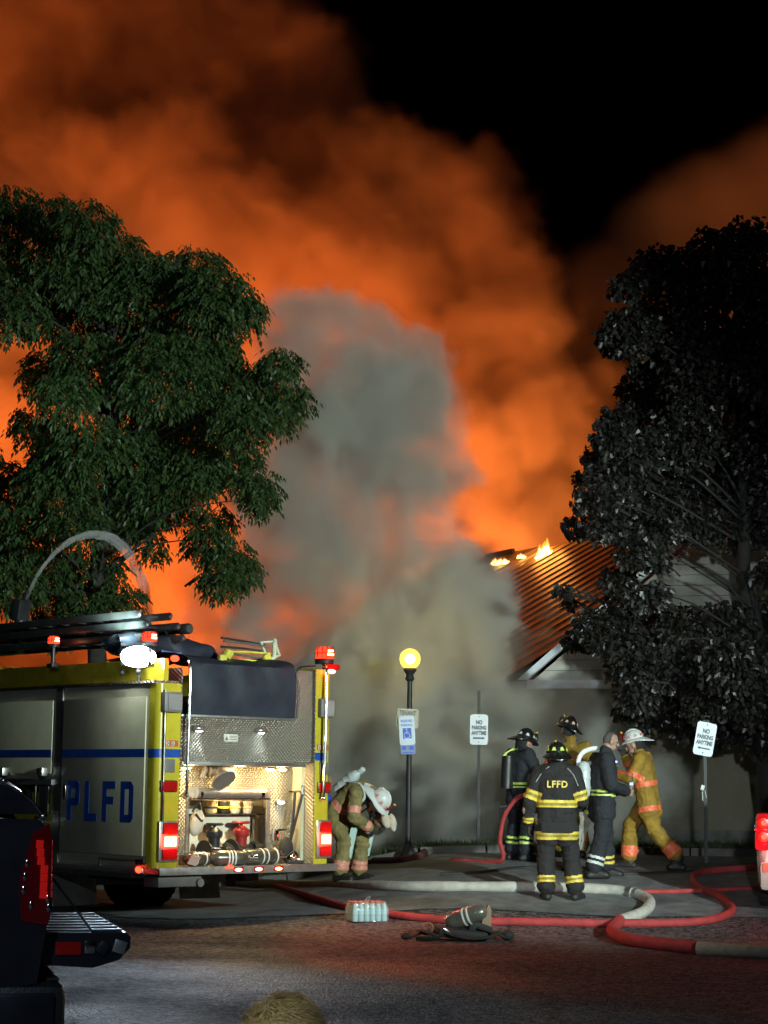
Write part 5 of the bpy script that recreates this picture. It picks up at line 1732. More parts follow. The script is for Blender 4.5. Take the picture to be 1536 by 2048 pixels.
LD = 28.0
g = at(820, 1318, LD)
f0 = pole_foot(816, LD)
sl_ = thing('street_lamp', 'lit globe street lamp glowing yellow in the smoke on a dark pole', 'street lamp', (g.x, g.y, f0.z))
hz = g.z - f0.z
R_ = 21.0 * LD / FPX
glb = bpy.data.materials.new('lit_globe')
glb.use_nodes = True
_n = glb.node_tree
_n.nodes.remove(_n.nodes['Principled BSDF'])
_e = _n.nodes.new('ShaderNodeEmission')
_e.inputs[0].default_value = (1.0, 0.66, 0.10, 1)
_e.inputs[1].default_value = 1.0
_t = _n.nodes.new('ShaderNodeBsdfTransparent')
_t.inputs[0].default_value = (1.0, 0.93, 0.55, 1)
_a = _n.nodes.new('ShaderNodeAddShader')
_n.links.new(_e.outputs[0], _a.inputs[0])
_n.links.new(_t.outputs[0], _a.inputs[1])
_n.links.new(_a.outputs[0], _n.nodes['Material Output'].inputs['Surface'])
MB().ball((0, 0, hz), R_, 28, 18).build('globe', glb, sl_)
MB().ball((0, 0, hz), R_ * 0.50, 20, 14).build('bulb', glow('sodium_bulb', (1.0, 0.86, 0.45), 8.0), sl_)
MB().cone((0, 0, 0), (0, 0, hz - R_ - 0.16), 0.042, 0.036).lathe([(0.12, 0), (0.12, 0.06), (0.06, 0.18), (0.043, 0.24)]).build('pole', pole_m, sl_)
MB().lathe([(0.045, -R_ - 0.17), (0.07, -R_ - 0.14), (0.05, -R_ - 0.08), (0.10, -R_ - 0.01), (0.09, -R_ + 0.02)], (0, 0, hz)).build('collar', pole_m, sl_)
lamp('street_lamp_light', 'POINT', g, 45, (1.0, 0.74, 0.25), shadow_soft_size=R_ * 0.9)


def plate(parent, name, c, w, h, m, tilt, yaw, rad=0.04, th=0.004):
    """rounded sign plate; local x right, z up, faces -Y"""
    pts = []
    for cx, cz, a0 in ((w / 2 - rad, h / 2 - rad, 0), (-w / 2 + rad, h / 2 - rad, 90), (-w / 2 + rad, -h / 2 + rad, 180), (w / 2 - rad, -h / 2 + rad, 270)):
        for k in range(5):
            a = math.radians(a0 + 22.5 * k)
            pts.append((cx + rad * math.cos(a), cz + rad * math.sin(a)))
    mb = MB().prism(pts, (0, 0, 0), (1, 0, 0), (0, 0, 1), -th)
    o = mb.build(name, m, parent, False)
    o.location = c
    o.rotation_euler = (0, tilt, yaw)
    return o


def sign_text(parent, txt, x, z, size, m, sx=0.8, bold=0.002):
    return text_mesh('lettering', txt, size, m, parent, (x, -0.0005, z), (math.radians(90), 0, 0), sx, 0.0006, bold)


def no_parking(px, py, Y, pxh, tilt, label, post_top, arrow):
    c = at(px, py, Y)
    h = pxh * Y / FPX
    w = h * 0.60
    f = pole_foot(px - 2, Y)
    t = thing('parking_sign', label, 'sign', (c.x, c.y, f.z), 0, 'no parking signs')
    zc = c.z - f.z
    top = at(px, post_top, Y).z - f.z
    MB().span((-0.022, 0.008, 0), (0.022, 0.012, top)).span((-0.022, 0.012, 0), (-0.017, 0.035, top)).span((0.017, 0.012, 0), (0.022, 0.035, top)).build('post', steel_post, t)
    p = plate(t, 'sign_plate', (0, 0, zc), w, h, sign_white, tilt, 0.05)
    s = h / 0.457
    sign_text(p, 'NO', 0, 0.105 * s, 0.082 * s, sign_ink, 0.75, 0.0045)
    sign_text(p, 'PARKING', 0, 0.025 * s, 0.078 * s, sign_ink, 0.68, 0.0045)
    sign_text(p, 'ANYTIME', 0, -0.055 * s, 0.078 * s, sign_ink, 0.68, 0.0045)
    if arrow:
        pts = [(-0.09, 0), (-0.05, 0.022), (-0.05, 0.010), (0.09, 0.010), (0.09, -0.010), (-0.05, -0.010), (-0.05, -0.022)]
    else:
        pts = [(-0.09, -0.012), (0.055, -0.012), (0.06, -0.020), (0.09, 0), (0.06, 0.020), (0.055, 0.012), (-0.09, 0.012)]
    MB().prism([(x * s, y * s) for x, y in pts], (0, -0.0008, -0.13 * s), (1, 0, 0), (0, 0, 1), 0.0006).build('arrow', sign_ink, p, False)
    for zz in (0.195, -0.19):
        MB().ball((0, -0.002, zz * s), (0.009, 0.004, 0.009), 8, 6).build('bolt', steel_post, p)
    return t


no_parking(958, 1459, 28.6, 60, 0.01, 'upright white no parking sign on a thin post in the smoke', 1381, False)
no_parking(1410, 1478, 25.5, 66, math.radians(10.5), 'tilted white no parking sign under the dark maple tree', 1440, True)

# sign cluster on the lamp post
c = at(815, 1434, LD - 0.12)
ts = thing('tenant_sign', 'faded sign lettered TENANT on the lamp post behind the blue and white sign', 'sign', c)
h_ = 38 * LD / FPX
p = plate(ts, 'sign_plate', (0, 0, -0.02), 44 * LD / FPX, h_, sign_old, 0.05, 0.0, 0.03)
rim = MB()
W2, H2 = 44 * LD / FPX / 2 - 0.012, h_ / 2 - 0.012
rim.tube([(-W2, -0.003, -H2), (W2, -0.003, -H2), (W2, -0.003, H2), (-W2, -0.003, H2)], 0.007, 4, True)
rim.build('border', mat('pale_border', (0.62, 0.62, 0.50), 0.5), p)
sign_text(p, 'TENANT', 0, 0.075, 0.085, sign_ink, 0.72, 0.002)
c = at(814, 1461, LD - 0.18)
hs_ = thing('accessible_parking_sign', 'white sign with a blue wheelchair symbol on the lamp post', 'sign', c)
p = plate(hs_, 'sign_plate', (0, 0, 0), 31 * LD / FPX, 57 * LD / FPX, sign_white, -0.06, 0.0, 0.03)
sign_text(p, 'RESERVED', 0, 0.135, 0.05, sign_blue, 0.75, 0.001)
sign_text(p, 'PARKING', 0, 0.075, 0.05, sign_blue, 0.8, 0.001)
MB().span((-0.062, -0.0016, -0.115), (0.062, -0.0006, 0.035)).build('symbol_panel', sign_blue, p, False)
sy = MB()
sy.tube([(0.042 * math.cos(a) - 0.004, -0.0022, 0.042 * math.sin(a) - 0.068) for a in [math.radians(100 + 250 * k / 12) for k in range(13)]], 0.0055, 5)
sy.tube([(-0.006, -0.0022, 0.0), (-0.004, -0.0022, -0.045), (0.028, -0.0022, -0.047), (0.038, -0.0022, -0.088), (0.05, -0.0022, -0.085)], 0.007, 5)
sy.ball((-0.006, -0.0022, 0.015), (0.011, 0.003, 0.011), 10, 6)
sy.tube([(-0.004, -0.0022, -0.02), (0.024, -0.0022, -0.024)], 0.005, 5)
sy.build('wheelchair_symbol', sign_white, p)
c = at(816, 1499, LD - 0.17)
vs_ = thing('small_blue_sign', 'small bluish plate under the wheelchair sign on the lamp post', 'sign', c)
p = plate(vs_, 'sign_plate', (0, 0, 0), 29 * LD / FPX, 19 * LD / FPX, mat('bluish_plate', (0.22, 0.28, 0.48), 0.5, var=0.1), -0.02, 0.0, 0.015)
MB().span((-0.085, -0.0016, -0.005), (-0.03, -0.0006, 0.05)).build('print', sign_blue, p, False)
MB().span((0.02, -0.0016, -0.005), (0.08, -0.0006, 0.05)).build('print', sign_blue, p, False)
MB().span((-0.085, -0.0016, -0.055), (0.085, -0.0006, -0.04)).build('print', sign_blue, p, False)
# low bollard light and hydrant-like fitting by the tilted sign
hy = thing('work_light', 'small bright lamp on a low stand in the grass under the tilted sign', 'work light', foot(1412, 1694))
MB().tube([(-0.12, 0, 0), (0, 0, 0.16), (0.14, 0.02, 0)], 0.010).tube([(0, 0.12, 0), (0, 0, 0.16)], 0.010).build('stand', steel_post, hy)
MB().box((0.0, -0.02, 0.19), (0.12, 0.08, 0.08), (0.2, 0, 0.5), 0.015).tube([(0.05, 0, 0.19), (0.22, 0.02, 0.15)], 0.016).build('lamp_head', steel_post, hy)
MB().box((0.005, -0.065, 0.20), (0.06, 0.008, 0.045), (0.2, 0, 0.3), 0.004).build('lens', led_white, hy)
kp = at(1405, 1583, 25.4)
kb_ = thing('key_box', 'small box and tag hung on the post of the tilted sign', 'box', kp)
MB().box((0, 0, 0.05), (0.05, 0.03, 0.07), (0, 0.3, 0), 0.008).tube([(0.0, 0, 0.0), (0.0, -0.01, -0.12)], 0.007).tube([(0.03, 0, 0.02), (0.05, 0, -0.08)], 0.004).build('box_body', silver_s, kb_)

# ------------------------------------------------------------------ hoses
hose_red = mat('red_hose_jacket', (0.42, 0.045, 0.045), 0.7, var=0.2, scale=12, bump=0.5, bscale=160, stain=(0.2, 0.03, 0.03), stain_scale=4, stain_amt=0.4)
hose_white = mat('pale_hose_jacket', (0.50, 0.49, 0.44), 0.75, var=0.15, scale=10, bump=0.5, bscale=160, stain=(0.25, 0.22, 0.19), stain_scale=3, stain_amt=0.5)
hose_black = mat('black_hose', (0.02, 0.02, 0.02), 0.6, var=0.3)


def hose(label, pix, r, m, group='fire hoses lying on the ground', lift=0.0, cpl=()):
    pts = []
    for q in pix:
        p = foot(q[0], q[1])
        pts.append(Vector((p.x, p.y, ground_z(p.x, p.y) + r * 0.86 + (q[2] if len(q) > 2 else 0.0))))
    pts = catmull(pts, 14)
    ph = Vector((3.1, 1.7, 0))
    pts = [p + Vector((0.012 * mnoise.noise(p * 1.4 + ph), 0.012 * mnoise.noise(p * 1.4 - ph), 0)) for p in pts]
    o0 = pts[len(pts) // 2].copy()
    o0.z = ground_z(o0.x, o0.y)
    t = thing('fire_hose', label, 'fire hose', o0, 0, group)
    pts = [p - o0 for p in pts]
    MB().tube(pts, [r * (1 + 0.10 * mnoise.noise(p * 2.2)) for p in pts], 14).build('hose_jacket', m, t)
    for k in cpl:
        i = max(1, min(len(pts) - 2, int(k * (len(pts) - 1))))
        d = (pts[i + 1] - pts[i - 1]).normalized()
        MB().cone(pts[i] - d * 0.09, pts[i] + d * 0.09, r * 1.12).cone(pts[i] - d * 0.02, pts[i] + d * 0.02, r * 1.3).build('coupling', alu, t)
    return t


hose('thick pale hose from the fire engine curling to a red end at the right', [(455, 1772), (560, 1776), (760, 1781), (960, 1783), (1100, 1784), (1180, 1787), (1250, 1792), (1296, 1808), (1290, 1832), (1240, 1852)], 0.062, hose_white, cpl=(0.70,))
hose('bright red hose section bending round and running out of the frame at the lower right', [(1240, 1852), (1226, 1874), (1262, 1892), (1340, 1903), (1392, 1908)], 0.064, hose_red)
hose('pale tan hose section at the lower right, leaving the frame', [(1396, 1909), (1450, 1912), (1560, 1918), (1640, 1922)], 0.064, mat('tan_hose_jacket', (0.42, 0.34, 0.24), 0.75, var=0.2, scale=14, bump=0.5, bscale=160, stain=(0.25, 0.19, 0.14), stain_scale=5))
hose('long red hose passing behind the water bottles to the S bend at the right', [(462, 1756), (540, 1775), (620, 1800), (690, 1820), (780, 1836), (900, 1848), (1080, 1852), (1250, 1854), (1380, 1852), (1440, 1842), (1466, 1824), (1440, 1800), (1400, 1782), (1385, 1764), (1400, 1752), (1450, 1746), (1520, 1742), (1600, 1740)], 0.045, hose_red, cpl=(0.96,))
hose('thin red hose lying just behind the thick pale hose', [(470, 1760), (560, 1767), (700, 1772), (860, 1774), (1020, 1776), (1160, 1781), (1280, 1788), (1400, 1786), (1500, 1781), (1600, 1779)], 0.030, hose_red)
hose('dark red hose looped on the wet ground right of the bent man', [(640, 1728), (720, 1728), (800, 1726), (846, 1716), (842, 1706), (800, 1698), (740, 1697), (640, 1700)], 0.05, mat('dark_hose_jacket', (0.12, 0.03, 0.03), 0.7, var=0.3))
hose('thin black hose on the pale wet apron behind the black-coated man', [(880, 1752), (960, 1748), (1060, 1738), (1180, 1748), (1300, 1750), (1440, 1742), (1560, 1738)], 0.022, hose_black)
q0, q1 = at(1000, 1715, 25.0), at(1030, 1600, 25.0)
t = thing('fire_hose', 'red hose rising from the ground to the hands of the left firefighter', 'fire hose', (q0.x, q0.y, ground_z(q0.x, q0.y)))
MB().tube([p - Vector(t.location) for p in catmull([(q0.x - 0.6, q0.y + 0.5, ground_z(q0.x, q0.y) + 0.04), (q0.x, q0.y, ground_z(q0.x, q0.y) + 0.05), at(1000, 1680, 25), at(1008, 1635, 25), q1, at(1050, 1590, 24.8)], 8)], 0.030, 10).build('hose_jacket', hose_red, t)
MB().cone(at(1014, 1612, 25) - Vector(t.location), at(1000, 1614, 25) - Vector(t.location), 0.03, 0.022).build('nozzle', blkm, t)

# ------------------------------------------------------------------ things on the asphalt
wat = thing('water_bottle_pack', 'shrink wrapped pack of water bottles standing on the asphalt', 'bottle pack', foot(733, 1842), 0.35)
wrap_m = mat('shrink_wrap', (0.80, 0.88, 0.88), 0.12, var=0.05)
_n = wrap_m.node_tree
_t = _n.nodes.new('ShaderNodeBsdfTransparent')
_x = _n.nodes.new('ShaderNodeMixShader')
_x.inputs[0].default_value = 0.16
_n.links.new(_t.outputs[0], _x.inputs[1])
_n.links.new(_n.nodes['Principled BSDF'].outputs[0], _x.inputs[2])
_n.links.new(_x.outputs[0], _n.nodes['Material Output'].inputs['Surface'])
pet = glass_mat('clear_bottle', (0.50, 0.68, 0.68), 0.15, 0.25)
lab_m = mat('bottle_label', (0.42, 0.62, 0.66), 0.4, var=0.15)
cap_m = mat('red_cap', (0.62, 0.16, 0.10), 0.4, var=0.15)
first = None
for i in range(6):
    for j in range(4):
        x, y = (i - 2.5) * 0.066, (j - 1.5) * 0.066
        b = bpy.data.objects.new('bottle', first[0].data if first else None) if first else MB().lathe([(0.028, 0), (0.031, 0.006), (0.031, 0.05), (0.029, 0.06), (0.031, 0.07), (0.031, 0.14), (0.024, 0.165), (0.014, 0.185), (0.013, 0.195)], n=12).build('bottle', pet, wat)
        l_ = bpy.data.objects.new('bottle_label', first[1].data) if first else MB().lathe([(0.0316, 0.075), (0.0318, 0.076), (0.0318, 0.128), (0.0316, 0.129)], n=12).build('bottle_label', lab_m, b)
        k_ = bpy.data.objects.new('bottle_cap', first[2].data) if first else MB().lathe([(0.015, 0.188), (0.0155, 0.19), (0.0155, 0.207), (0.012, 0.209)], n=12).build('bottle_cap', cap_m, b)
        if first:
            for o in (b, l_, k_):
                COL.objects.link(o)
            b.parent = wat
            l_.parent = b
            k_.parent = b
        b.location = (x, y, 0.004)
        first = first or (b, l_, k_)
def wrapf(a, b):
    t = 2 * math.pi * a
    r = 1 / max(abs(math.cos(t)) / 0.205, abs(math.sin(t)) / 0.138)
    w = 0.010 * mnoise.noise(Vector((math.cos(t) * 3, math.sin(t) * 3, b * 3)))
    k = 1 - 0.10 * sstep(0.65, 1.0, b)
    return Vector(((r * math.cos(t) * k + w), (r * math.sin(t) * k + w), 0.003 + 0.2 * b + w * b))
MB().grid(wrapf, 56, 8).build('shrink_film', wrap_m, wat)
MB().tube(catmull([(-0.02, 0, 0.2), (0.0, 0.0, 0.24), (0.03, -0.03, 0.26), (0.02, 0.0, 0.21)], 4), 0.006, 5).build('carry_strip', wrap_m, wat)

ap = thing('air_pack', 'discarded black air pack with a grey bottle and spread straps on the asphalt', 'air pack', foot(915, 1880), 0.15)
MB().lathe([(0.02, 0), (0.06, 0.012), (0.085, 0.06), (0.088, 0.10), (0.088, 0.34), (0.06, 0.42), (0.03, 0.44)], (-0.10, 0.10, 0.16), R=Euler((math.radians(72), 0, math.radians(62))).to_matrix(), n=20).build('air_bottle', mat('grey_bottle', (0.16, 0.15, 0.12), 0.3, 0.3, var=0.3, coat=0.4), ap)
for k in (0.20, 0.25):
    Rm = Euler((math.radians(72), 0, math.radians(62))).to_matrix()
    MB().lathe([(0.089, 0), (0.092, 0.003), (0.092, 0.018), (0.089, 0.021)], Vector((-0.10, 0.10, 0.16)) + Rm @ Vector((0, 0, k)), R=Rm, n=20).build('bottle_band', plate_m, ap)
MB().box((0.02, 0.02, 0.07), (0.52, 0.34, 0.09), (0.05, 0.10, 0.1), 0.035).box((0.22, 0.06, 0.12), (0.26, 0.20, 0.14), (0.2, 0.35, 0.2), 0.05).build('back_frame', blk, ap)
rs = random.Random(4)
for k, pts in enumerate(([(-0.25, 0, 0.1), (-0.42, -0.05, 0.06), (-0.50, -0.08, 0.03), (-0.54, -0.03, 0.035)], [(0.2, -0.05, 0.12), (0.4, -0.1, 0.06), (0.46, -0.06, 0.03), (0.50, -0.02, 0.03)],
                         [(-0.2, -0.12, 0.1), (-0.05, -0.22, 0.05), (0.12, -0.24, 0.03), (0.3, -0.2, 0.05), (0.4, -0.12, 0.09)], [(-0.3, 0.1, 0.05), (-0.38, -0.1, 0.10), (-0.22, -0.2, 0.04), (-0.45, -0.16, 0.03)])):
    MB().tube(catmull(pts, 5), 0.034, 8, flat=0.4).build('strap', strap, ap)
MB().ball((-0.53, -0.05, 0.04), (0.05, 0.04, 0.035)).build('strap_end', glove_m, ap)
MB().ball((0.50, -0.05, 0.05), (0.07, 0.06, 0.05)).build('regulator', blk, ap)
MB().prism([(0, 0), (0.12, -0.02), (0.13, 0.16), (0.10, 0.22)], (0.22, -0.02, 0.13), (0.95, 0.3, 0), (0, 0.15, 1), 0.02).build('harness_plate', mat('brown_plate', (0.20, 0.12, 0.07), 0.5), ap)
MB().tube([(-0.31 + 0.05 * math.cos(a), -0.05, 0.12 + 0.05 * math.sin(a)) for a in [2 * math.pi * k / 12 for k in range(12)]], 0.012, 6, True).build('gauge_ring', mat('copper_ring', (0.45, 0.18, 0.10), 0.4, 0.5), ap)
MB().box((-0.12, -0.16, 0.09), (0.12, 0.03, 0.03), (0, 0.5, 0.2), 0.008).build('buckle', chrome, ap)

# ------------------------------------------------------------------ pickup at lower left
PD = 9.0
pk0 = at(92, 1690, PD)
pick = thing('pickup_truck', 'black pickup truck with its tailgate lowered at the lower left', 'pickup truck', (pk0.x, pk0.y, -0.10), math.radians(15.0))
pblack = mat('black_car_paint', (0.012, 0.012, 0.018), 0.32, var=0.1, coat=0.3)
pl_b = mat('black_car_plastic', (0.02, 0.02, 0.021), 0.5, var=0.2, bump=0.2)
# local: +x to the right (rear end of the pickup), y away, z up; tail lamp corner at x=0,y=0
def bedside(y0, y1):
    outl = [(-0.02, 0.62), (0.02, 0.90), (0.015, 1.30), (-0.03, 1.36), (-0.5, 1.37), (-2.0, 1.38), (-2.0, 0.55), (-1.55, 0.55)] + [(-1.05 + 0.52 * math.cos(t), 0.50 + 0.46 * math.sin(t)) for t in [math.pi * (1 - k / 10) for k in range(1, 10)]] + [(-0.50, 0.55)]
    return MB().prism(outl[::-1], (0, y0, 0), (1, 0, 0), (0, 0, 1), -(y1 - y0))
bedside(0.0, 0.09).build('bed_side', pblack, pick)
bedside(1.81, 1.90).build('bed_side', pblack, pick)
MB().span((-2.0, 0.09, 0.72), (0.0, 1.81, 0.78)).build('bed_floor', pl_b, pick)
# rounded cap over the bed
def capf(a, b):
    prof_ = catmull([(-2.0, 1.84), (-1.2, 1.82), (-0.55, 1.70), (-0.25, 1.585), (-0.08, 1.47), (0.0, 1.385)], 6)[0:31] if False else None
    P_ = CAPP[min(len(CAPP) - 1, int(round(a * (len(CAPP) - 1))))]
    y = 0.02 + 1.86 * b
    drop = 0.10 * (abs(b - 0.5) * 2) ** 6
    return Vector((P_.x, y, P_.y - drop * (P_.y - 1.38) / 0.46))
CAPP = [Vector((p.x, p.y)) for p in catmull([Vector(q) for q in ((-2.0, 1.62, 0), (-1.2, 1.61, 0), (-0.5, 1.60, 0), (-0.30, 1.585, 0), (-0.17, 1.54, 0), (-0.08, 1.47, 0), (-0.025, 1.385, 0))], 6)]
MB().grid(capf, len(CAPP) - 1, 16).build('bed_cap', pblack, pick)
MB().prism([(p.x, p.y - 0.1 * (p.y - 1.38) / 0.46) for p in CAPP] + [(-2.0, 1.385)], (0, 0.02, 0), (1, 0, 0), (0, 0, 1), -0.012).build('cap_side', pblack, pick)
MB().tube([(p.x + 0.004, 0.018, p.y - 0.1 * (p.y - 1.38) / 0.46) for p in CAPP[14:]], 0.006, 6).build('cap_trim', chrome, pick)
for (x, z) in ((-0.20, 1.535), (-0.015, 1.375)):
    MB().ball((x, 0.012, z), (0.018, 0.008, 0.014), 8, 6).build('cap_latch', chrome, pick)
# tail lamp wraps the corner
tlx = [(-0.10, 0.90), (-0.115, 1.10), (-0.06, 1.30), (0.012, 1.34), (0.026, 1.28), (0.03, 0.92), (0.02, 0.88)]
lampb = MB().prism([(x, z) for x, z in tlx][::-1], (0, -0.008, 0), (1, 0, 0), (0, 0, 1), -0.13).build('tail_lamp', mat('dark_red_lamp', (0.16, 0.004, 0.006), 0.12, var=0.1, coat=0.6), pick)
rows_ = MB()
for k in range(7):
    z = 1.02 + k * 0.038
    rows_.box((0.030 - 0.001 * k, 0.02, z), (0.012, 0.05, 0.030), (0, 0.05, 0), 0.004)
    rows_.box((-0.005 - 0.004 * k * (k > 3), -0.010, z), (0.034, 0.012, 0.0365), (0, 0.05, 0), 0.002)
rows_.build('lamp_reflector', mat('bright_red_lens', (0.75, 0.02, 0.015), 0.15, var=0.1, emit=(1, 0.015, 0.01), estr=0.16), lampb)  # faint glow put into the lens so the rows read bright
for x, z in ((-0.085, 1.16), (-0.092, 1.10), (-0.096, 1.04), (-0.06, 0.97), (0.015, 1.0), (0.02, 0.96)):
    MB().ball((x, -0.012, z), (0.010, 0.004, 0.022), 6, 4).build('lamp_glint', chrome, lampb)
# tailgate, hinged down flat, end on to us
tg = MB()
TGL = 0.42
outl = [(0.0, 0.70), (0.03, 0.79), (TGL - 0.02, 0.785), (TGL, 0.765), (TGL, 0.715), (TGL - 0.05, 0.66), (0.25, 0.625), (0.02, 0.64)]
tg.prism(outl[::-1], (0.0, 0.12, 0.05), (1, 0, 0), (0, 0, 1), -1.3)
tgo = tg.build('tailgate', pblack, pick)
for k in range(7):
    MB().box((0.21, 0.20 + 0.185 * k, 0.842), (0.36, 0.05, 0.010), None, 0.004).build('tailgate_rib', mat('grey_bed_liner', (0.07, 0.08, 0.09), 0.45, var=0.2) if k == 0 else bpy.data.materials['grey_bed_liner'], tgo)
MB().tube([(0.02, 0.10, 1.12), (0.28, 0.105, 0.79)], 0.006).box((0.29, 0.108, 0.765), (0.05, 0.02, 0.06), (0, 0.6, 0), 0.008).build('tailgate_cable', blkm, tgo)
MB().box((0.13, 0.112, 0.765), (0.12, 0.012, 0.06), None, 0.01).build('latch_plate', redl, tgo)
lt = MB().box((0.23, 0.112, 0.77), (0.05, 0.012, 0.06), None, 0.012)
lt.build('latch', chrome, tgo)
MB().box((0.37, 0.113, 0.77), (0.06, 0.012, 0.06), (0, 0.3, 0), 0.015).build('latch', alu, tgo)
bp_ = MB().span((-0.30, -0.03, 0.30), (0.115, 1.93, 0.62), 0.07).build('bumper', pl_b, pick)
MB().span((-0.26, -0.05, 0.34), (0.06, -0.02, 0.58), 0.03).build('bumper_end', pblack, bp_)
MB().span((-0.05, 0.1, 0.622), (0.09, 1.8, 0.632)).build('bumper_step', pl_b, bp_)
wheel(pick, -1.05, 0.18, 0.42, 0.42, 0.26).rotation_euler = (0, 0, math.radians(90))
wheel(pick, -1.05, 1.72, 0.42, 0.42, 0.26).rotation_euler = (0, 0, math.radians(90))
wheel(pick, -4.6, 0.18, 0.42, 0.42, 0.26).rotation_euler = (0, 0, math.radians(90))
wheel(pick, -4.6, 1.72, 0.42, 0.42, 0.26).rotation_euler = (0, 0, math.radians(90))
cabp = [(-2.05, 0.5), (-2.05, 1.25), (-2.15, 1.85), (-2.9, 1.92), (-3.5, 1.85), (-4.0, 1.35), (-5.3, 1.25), (-5.45, 0.9), (-5.4, 0.5)]
MB().prism(cabp, (0, 0.03, 0), (1, 0, 0), (0, 0, 1), -1.84).build('cab', pblack, pick)
MB().prism([(-2.25, 1.28), (-2.3, 1.78), (-3.0, 1.84), (-3.45, 1.78), (-3.8, 1.3)], (0, 0.025, 0), (1, 0, 0), (0, 0, 1), -0.004).build('cab_window', glass_mat('pickup_glass', (0.01, 0.012, 0.015), 0.05, 0.0), pick)

# ------------------------------------------------------------------ car at the right edge
cf = foot(1530, 1836)
sc_ = at(1509, 1740, cf.y)
car = thing('parked_car', 'pale car cut off by the right edge with its red tail lamp toward us', 'car', (sc_.x, cf.y, ground_z(sc_.x, cf.y)), math.radians(-13.5))
cpaint = mat('silver_car_paint', (0.50, 0.44, 0.41), 0.25, 0.2, var=0.05, coat=0.6)
secs = []
for (y, top_, halfw, lo_z) in ((-0.10, 0.88, 0.80, 0.30), (-0.05, 1.0, 0.86, 0.26), (0.08, 1.02, 0.90, 0.24), (0.35, 1.05, 0.91, 0.24), (1.6, 1.05, 0.92, 0.22), (3.4, 1.0, 0.91, 0.24), (4.2, 0.9, 0.85, 0.26)):
    ring_ = []
    for k in range(20):
        a = 2 * math.pi * k / 20
        ca, sa = math.cos(a), math.sin(a)
        e = 0.35
        x = halfw * math.copysign(abs(ca) ** e, ca)
        z = (top_ + lo_z) / 2 + (top_ - lo_z) / 2 * math.copysign(abs(sa) ** e, sa)
        ring_.append(Vector((0.92 + x, y, z)))
    secs.append(ring_)
MB().ring_loft(secs).build('car_body', cpaint, car)
secs = []
for (y, top_, hw) in ((0.10, 1.05, 0.78), (0.25, 1.42, 0.66), (0.6, 1.60, 0.62), (2.0, 1.62, 0.64), (2.9, 1.40, 0.68), (3.4, 1.02, 0.78)):
    secs.append([Vector((0.92 + x * hw, y, z)) for x, z in ((-1.12, 1.0), (-1.0, top_ - 0.06), (-0.85, top_), (0.85, top_), (1.0, top_ - 0.06), (1.12, 1.0))])
MB().ring_loft(secs).build('car_cabin', mat('dark_car_glass', (0.015, 0.016, 0.018), 0.08, var=0.05, coat=0.5), car)
tlc = MB().box((0.11, -0.045, 0.93), (0.19, 0.14, 0.42), (0, 0.06, 0), 0.06).build('tail_lamp', mat('car_red_lens', (0.45, 0.006, 0.012), 0.12, var=0.1, coat=0.6, emit=(1, 0.02, 0.02), estr=0.15), car)
for z in (1.03, 0.88):
    MB().lathe([(0.075, 0), (0.075, 0.02), (0.06, 0.025), (0.055, 0.018), (0.02, 0.02)], (0.11, -0.10, z), R=Matrix.Rotation(math.pi / 2, 3, 'X'), n=20).build('lamp_ring', redl, tlc)
    MB().ball((0.11, -0.125, z), (0.028, 0.012, 0.028), 10, 6).build('lamp_bulb', red_on, tlc)
MB().box((0.012, -0.06, 0.98), (0.02, 0.03, 0.06), None, 0.008).build('lamp_glint', chrome, tlc)
MB().box((1.73, -0.045, 0.93), (0.19, 0.14, 0.42), (0, -0.06, 0), 0.06).build('tail_lamp', bpy.data.materials['car_red_lens'], car)
MB().span((0.06, -0.17, 0.30), (1.80, -0.03, 0.62), 0.06).build('bumper', cpaint, car)
MB().span((0.10, -0.185, 0.50), (0.35, -0.165, 0.60), 0.01).build('bumper_reflector', mat('bumper_red', (0.7, 0.10, 0.07), 0.2, emit=(1, .1, .05), estr=0.25), car)  # reflector given a faint glow in place of returned light
for x, y in ((0.13, 0.95), (1.71, 0.95), (0.13, 3.4), (1.71, 3.4)):
    wheel(car, x, y, 0.33, 0.33, 0.22)
lamp('tail_lamp_light', 'POINT', Vector(car.location) + Vector((0.05, -0.40, 0.80)), 6, (1.0, 0.05, 0.04), shadow_soft_size=0.08)

# ------------------------------------------------------------------ water
arc_pts = [at(*q) for q in ((52, 1200, 23.6), (75, 1150, 24.0), (105, 1110, 24.6), (140, 1080, 25.3), (185, 1066, 26.2), (225, 1075, 27.2), (258, 1105, 28.2), (280, 1150, 29.2), (292, 1200, 30.0), (300, 1260, 30.8))]
arc_c = catmull(arc_pts, 6)
o0 = arc_c[0].copy()
m_ = len(arc_c)
wtr = MB()
rw = random.Random(6)
for q in range(9):
    ph, am = rw.uniform(0, 6.3), rw.uniform(0.2, 1.0)
    st, en = (0, m_) if q < 3 else (rw.randrange(0, m_ // 3), rw.randrange(2 * m_ // 3, m_))
    pts, rad = [], []
    for k in range(st, en):
        t = k / m_
        sp = 0.11 * t ** 1.2 * am
        p = arc_c[k] - o0 + Vector((math.cos(ph) * sp * 0.6, math.sin(ph) * sp, math.sin(ph + 1) * sp - 0.05 * t * am)) + Vector((mnoise.noise(arc_c[k] * 2 + Vector((q, 0, 0))), 0, mnoise.noise(arc_c[k] * 2 + Vector((0, q, 0))))) * 0.03 * t
        pts.append(p)
        rad.append((0.024 + 0.040 * t) * (0.7 + 0.5 * mnoise.noise(arc_c[k] * 4 + Vector((0, 0, q)))) * min(1, (k - st + 1) / 3, (en - k) / 5 + 0.1))
    wtr.tube(pts, [max(0.004, r) for r in rad], 8)
w = wtr.build('water_jet', thin_volume('water_spray', (0.97, 0.98, 1.0), 8.0), None)
w.location = o0
tag(w, 'arc of water thrown from the gun on the fire engine towards the fire', 'water jet', kind='stuff')
